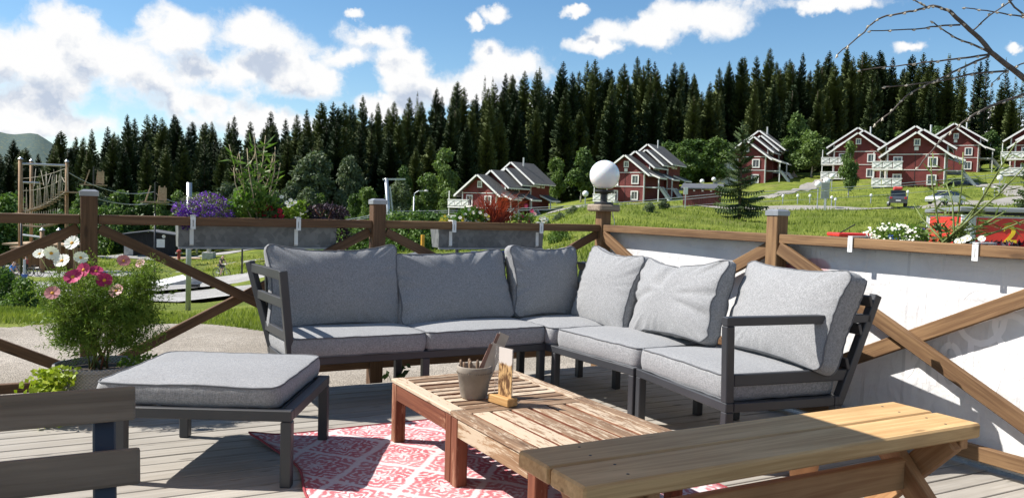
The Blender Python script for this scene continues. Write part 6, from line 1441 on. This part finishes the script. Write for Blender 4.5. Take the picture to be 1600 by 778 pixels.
for i, (px, py) in enumerate(((404, 330), (412, 335), (423, 326), (437, 330), (428, 338), (440, 338), (416, 326))): bloom(e, onbox(px, py, YB - .04) - e.location, .022, M_REDF, (-.3 + .3 * math.sin(i), -1, .5), 5, .3, eye=M_GREEN2)
e = at_box('white_geranium', 'white flowering plant with fresh yellow-green leaves in the left box', 458); blobleaf('leaves', e, (.03, 0, .06), (.09, .07, .075), 300, .04, .028, lm('fresh_leaves', (.12, .20, .02), (.28, .36, .06), .35), 18, .3)
for i, (px, py) in enumerate(((448, 317), (454, 313), (457, 319), (451, 322), (440, 308), (472, 333), (478, 330), (468, 341), (476, 345), (461, 316))): bloom(e, onbox(px, py, YB - .04) - e.location, .016, M_WHT, (-.3, -1, .6), 5, .2)
stems('stem', e, (0, 0, -.02), [onbox(440, 308) - e.location, onbox(453, 316) - e.location, onbox(474, 334) - e.location], .0025, M_STEMG)
e = at_box('plum_trailer', 'dark plum-leaved trailing plant at the right end of the left box', 508); blobleaf('leaves', e, (.0, -.02, .06), (.17, .10, .07), 700, .030, .017, M_PLUM, 19, .2); blobleaf('leaves', e, (.10, -.03, -.11), (.09, .06, .12), 420, .03, .018, M_PLUM, 20, -.4); stems('stem', e, (0, 0, -.02), [(.12, -.1, -.2), (.16, -.08, -.12), (-.1, -.05, .11), (.1, -.03, .12), (0, -.06, .13)], .003, M_STEMR)
# middle zinc box ---------------------------------------------------------------------------------
e = at_box('yellow_pansy', 'tuft of tiny yellow flowers at the left end of the middle box', 694); blobleaf('leaves', e, (0, 0, .02), (.04, .05, .03), 80, .03, .02, M_GREEN, 22)
for i, (px, py) in enumerate(((690, 342), (695, 338), (699, 343), (703, 345), (694, 345), (688, 346))): bloom(e, onbox(px, py, YB - .05) - e.location, .014, M_YELP, (-.3, -1, .5), 5, .15)
e = at_box('white_bush_flower', 'rounded plant with cream flowers left of the red grass', 735); blobleaf('leaves', e, (0, 0, .05), (.14, .08, .075), 420, .045, .026, M_GREEN, 23, .3)
for i in range(26): a = g_.uniform(0, 2 * PI); r_ = g_.uniform(.2, 1) ** .5; bloom(e, (.14 * r_ * math.cos(a), -.05 - .03 * g_.random(), .06 + .07 * r_ * math.sin(a)), .015, M_WHT if i % 3 else M_YELP, (-.3 + .3 * math.sin(i), -1, .6), 5, .2)
e = at_box('red_grass', 'fan of red ornamental grass in the middle zinc box', 776); q = MB(); nb = 170
for i in range(nb):
    ln = g_.uniform(.28, .58); a = g_.normal(0, .42); out = math.sin(a) * ln + (.16 * ln if g_.random() < .55 else -.02); yy = g_.normal(0, .06); b0 = Vector((g_.normal(-.02, .055), g_.normal(0, .03), -.02)); h = ln * math.cos(a) * .82; curl = g_.uniform(.1, .5) * (1 if out > 0 else -1); pts = []
    for k in range(6): f = k / 5; pts.append(b0 + Vector((out * f ** 1.4 + curl * .20 * f ** 3, yy * f, h * (f - .32 * f ** 3))))
    w = .0042
    vs = []
    for k, p in enumerate(pts): ww = w * (1 - .8 * (k / 5) ** 2); vs += [p + Vector((-ww, 0, 0)), p + Vector((ww, .002, 0))]
    q.add(vs, [(2 * k, 2 * k + 1, 2 * k + 3, 2 * k + 2) for k in range(5)])
q.build('blades', M_REDG, e)['kind'] = 'stuff'
stems('seed_stalk', e, (0, 0, 0), [onbox(830, 296) - e.location, onbox(812, 300) - e.location, onbox(822, 306) - e.location, onbox(757, 318) - e.location], .003, M_STEMR, .05)
e = at_box('pink_flower', 'pink flowers on slim stalks right of the red grass', 820); blobleaf('leaves', e, (-.02, 0, .035), (.11, .06, .05), 240, .045, .016, M_GREEN, 25, .4)
PK = [(822, 322), (831, 330), (835, 334), (815, 338), (826, 344), (812, 346), (829, 347)]
for i, (px, py) in enumerate(PK): bloom(e, onbox(px, py, YB - .03) - e.location, .019, M_PINK if i % 3 == 2 else M_MAG, (-.3, -1, .5 + .3 * math.sin(i)), 6, .25)
stems('stem', e, (0, 0, -.02), [onbox(*p) - e.location for p in PK[:4]], .0025, M_STEMG)
e = at_box('cream_flower', 'small cluster of cream-white blooms at the right end of the middle box', 850); blobleaf('leaves', e, (0, 0, .01), (.05, .05, .03), 90, .035, .02, M_GREEN, 26)
for i, (px, py) in enumerate(((845, 342), (850, 341), (854, 343), (848, 346), (853, 347))): bloom(e, onbox(px, py, YB - .03) - e.location, .018, M_WHT, (-.3, -1, .6), 6, .3)
# right box -----------------------------------------------------------------------------------------
XB = FX + .20
def onr(px, py, X=XB): return onx(px, py, X)
def at_r(name, label, px): c = onr(px, 375); return thing(name, label, 'plant', (XB, c.y, ZBX))
e = at_r('white_bacopa', 'low mound of tiny white flowers at the left of the right rail', 1404); blobleaf('leaves', e, (0, -.01, .055), (.08, .19, .055), 900, .024, .014, M_GREEN, 31, .3)
for i in range(120): a = g_.uniform(0, 2 * PI); r_ = g_.uniform(.1, 1) ** .5; bloom(e, (-.05 - .03 * g_.random(), .19 * r_ * math.cos(a),   .055 + .06 * r_ * math.sin(a)), .0062, M_WHT, (-1, -.5, .6), 5, .1)
e = at_r('willowherb', 'tall weed with narrow leaves and arching stems above the right rail', 1478)
TP = [(1588, 222, 4.1), (1600, 262, 4.2), (1478, 285, XB), (1454, 248, XB), (1545, 300, XB), (1505, 238, XB), (1572, 330, XB), (1428, 320, XB), (1600, 345, 4.3)]
tips = [onr(*p) - e.location for p in TP]; stems('stem', e, (0, 0, -.02), tips, .0055, M_STEMG, .05); P0 = []; D_ = []
for i in range(230):
    tt = tips[i % len(tips)]; f = g_.uniform(.12, .98); P0.append(np.array(tt) * f + g_.normal(0, .008, 3)); D_.append((g_.normal(0, .6), g_.normal(0, .8), g_.uniform(-.5, .6)))
obj('leaves', leafmesh('leaves', np.array(P0), np.array(D_), randdir(230), .085 * g_.uniform(.5, 1.4, 230), .011 * g_.uniform(.7, 1.4, 230), lm('willowherb_leaves', (.06, .10, .025), (.14, .19, .05), .3), .12), e)
blobleaf('leaves', e, (0, .0, .04), (.06, .09, .06), 60, .07, .016, M_GREEN2, 33, .4)
e = at_r('plum_foliage', 'dark plum foliage with a few red leaves along the right rail', 1560); blobleaf('leaves', e, (0, -.06, -.015), (.08, .26, .034), 1000, .032, .02, M_PLUM, 34, .3); blobleaf('leaves', e, (-.02, -.10, -.01), (.06, .2, .03), 50, .035, .02, M_REDF, 35, .3)
for (px, py) in ((1505, 376), (1512, 373), (1534, 374), (1497, 378)): bloom(e, onr(px, py, XB - .06) - e.location, .020, M_WHT, (-1, -.5, .7), 8, .5)
# wisp under the sofa -----------------------------------------------------------------------------
b_ = onz(612, 600, -.02); e = thing('dark_seedling', 'small dark leafy weed growing at the deck edge under the sofa', 'plant', b_)
tips = [onx(604, 578, b_.x) - b_, onx(634, 568, b_.x) - b_, onx(622, 572, b_.x) - b_, onx(640, 578, b_.x) - b_]; stems('stem', e, (0, 0, -.1), tips, .003, M_GREEN2, .04); P0 = [np.array(tt) * f for tt in tips for f in (.7, .85, 1.0)]
obj('leaves', leafmesh('leaves', np.array(P0), np.array([(g_.normal(0, 1), g_.normal(0, .4), -.5) for _ in P0]), np.array([(0, -1, .3)] * len(P0)), .07, .035, M_GREEN2, .1), e)

# bare budding branches of a small tree outside the right edge --------------------------------------
M_TWIG = plain('grey_twig', (.085, .07, .058), .8, .35, 30); M_BUD = plain('pale_bud', (.42, .38, .30), .8, .2)
def RB(px, py, D=3.3): return atd(px, py, D)
base = Vector((4.9, 1.1, -.14)); tr = thing('bare_tree', 'leafless budding branches reaching in from the right edge', 'tree', base)
def br(name, pts, r0, r1, parent=tr):
    P = [RB(*p) - base for p in pts]; out = []
    for i in range(len(P) - 1):
        p0 = P[max(i - 1, 0)]; p1 = P[i]; p2 = P[i + 1]; p3 = P[min(i + 2, len(P) - 1)]
        for s_ in np.arange(6) / 6: out.append(.5 * (2 * p1 + (p2 - p0) * s_ + (2 * p0 - 5 * p1 + 4 * p2 - p3) * s_ ** 2 + (3 * p1 - 3 * p2 + p3 - p0) * s_ ** 3))
    out.append(P[-1]); n = len(out); q = MB(); q.tube([p + Vector((mnoise.noise(p * 30), mnoise.noise(p * 30 + Vector((9, 0, 0))), mnoise.noise(p * 30 + Vector((0, 9, 0))))) * .004 for p in out], [(r0 + (r1 - r0) * i / (n - 1)) * (.78 if r0 < .01 else 1) for i in range(n)], 7); o = q.build(name, M_TWIG, parent, smooth=True)
    q = MB(); k = 0
    for i in range(3, n, 3):
        d = (out[i] - out[i - 1]).normalized(); s = d.orthogonal().normalized(); s = s * math.cos(i * 2.1) + d.cross(s) * math.sin(i * 2.1); q.tube([out[i], out[i] + s * .006 + d * .006, out[i] + s * .007 + d * .016], [.0035, .005, .001], 6); k += 1
    if k: q.build('buds', M_BUD, o)['kind'] = 'stuff'
q = MB(); top = RB(1690, 200) - base; q.tube([(0, 0, -.2), (.05, .0, .7), (.0, .1, 1.4), top], [.05, .042, .034, .022], 10); q.build('trunk', M_TWIG, tr, smooth=True)
br('branch', [(1690, 200), (1640, 158), (1600, 122), (1560, 92), (1530, 60), (1490, 24), (1482, 17)], .014, .0065)
br('branch', [(1484, 18), (1460, 11), (1445, 13), (1415, 20), (1372, 30), (1345, 55), (1308, 86)], .007, .003)
br('branch', [(1448, 12), (1440, 6), (1420, -4)], .005, .003)
br('branch', [(1500, 39), (1470, 41), (1430, 46), (1360, 49)], .005, .0025)
br('branch', [(1548, 82), (1520, 70), (1490, 58), (1458, 36)], .006, .003)
br('branch', [(1550, 84), (1500, 92), (1430, 100), (1344, 110)], .006, .0025)
br('branch', [(1546, 87), (1500, 108), (1465, 125), (1425, 144), (1395, 172), (1367, 194)], .006, .003)
br('branch', [(1575, 111), (1520, 116), (1460, 128), (1383, 136)], .006, .003)
br('branch', [(1620, 142), (1570, 158), (1530, 175), (1500, 195), (1470, 220), (1434, 262)], .007, .003)
br('branch', [(1680, 60), (1600, 24), (1570, -8)], .006, .004)
br('branch', [(1522, 47), (1545, 26), (1585, -2)], .004, .003)
br('branch', [(1640, 30), (1600, 27), (1560, 20), (1508, 13)], .005, .0025)
br('branch', [(1602, 98), (1575, 110), (1550, 130)], .004, .002)

# ------------------------------------------------------------------ tell look-alikes apart by their order from the left
ORD = ['leftmost'] + ['%s from the left' % w for w in 'second third fourth fifth sixth seventh eighth ninth tenth eleventh twelfth thirteenth fourteenth fifteenth sixteenth seventeenth eighteenth nineteenth twentieth twenty-first twenty-second twenty-third twenty-fourth twenty-fifth'.split()]
same = {}
for o in COL.objects:
    if o.parent is None and 'label' in o.keys() and 'group' in o.keys(): same.setdefault(o['label'], []).append(o)
for lab, os_ in same.items():
    if 2 <= len(os_) <= len(ORD):
        def col_(o): d = o.location - Vector((0, 0, EYE)); return d.dot(R2) / max(d.dot(FW), .1)
        os_.sort(key=col_)
        for i, o in enumerate(os_): o['label'] = lab + ', ' + (ORD[i] if i < len(os_) - 1 or len(os_) < 3 else 'rightmost')
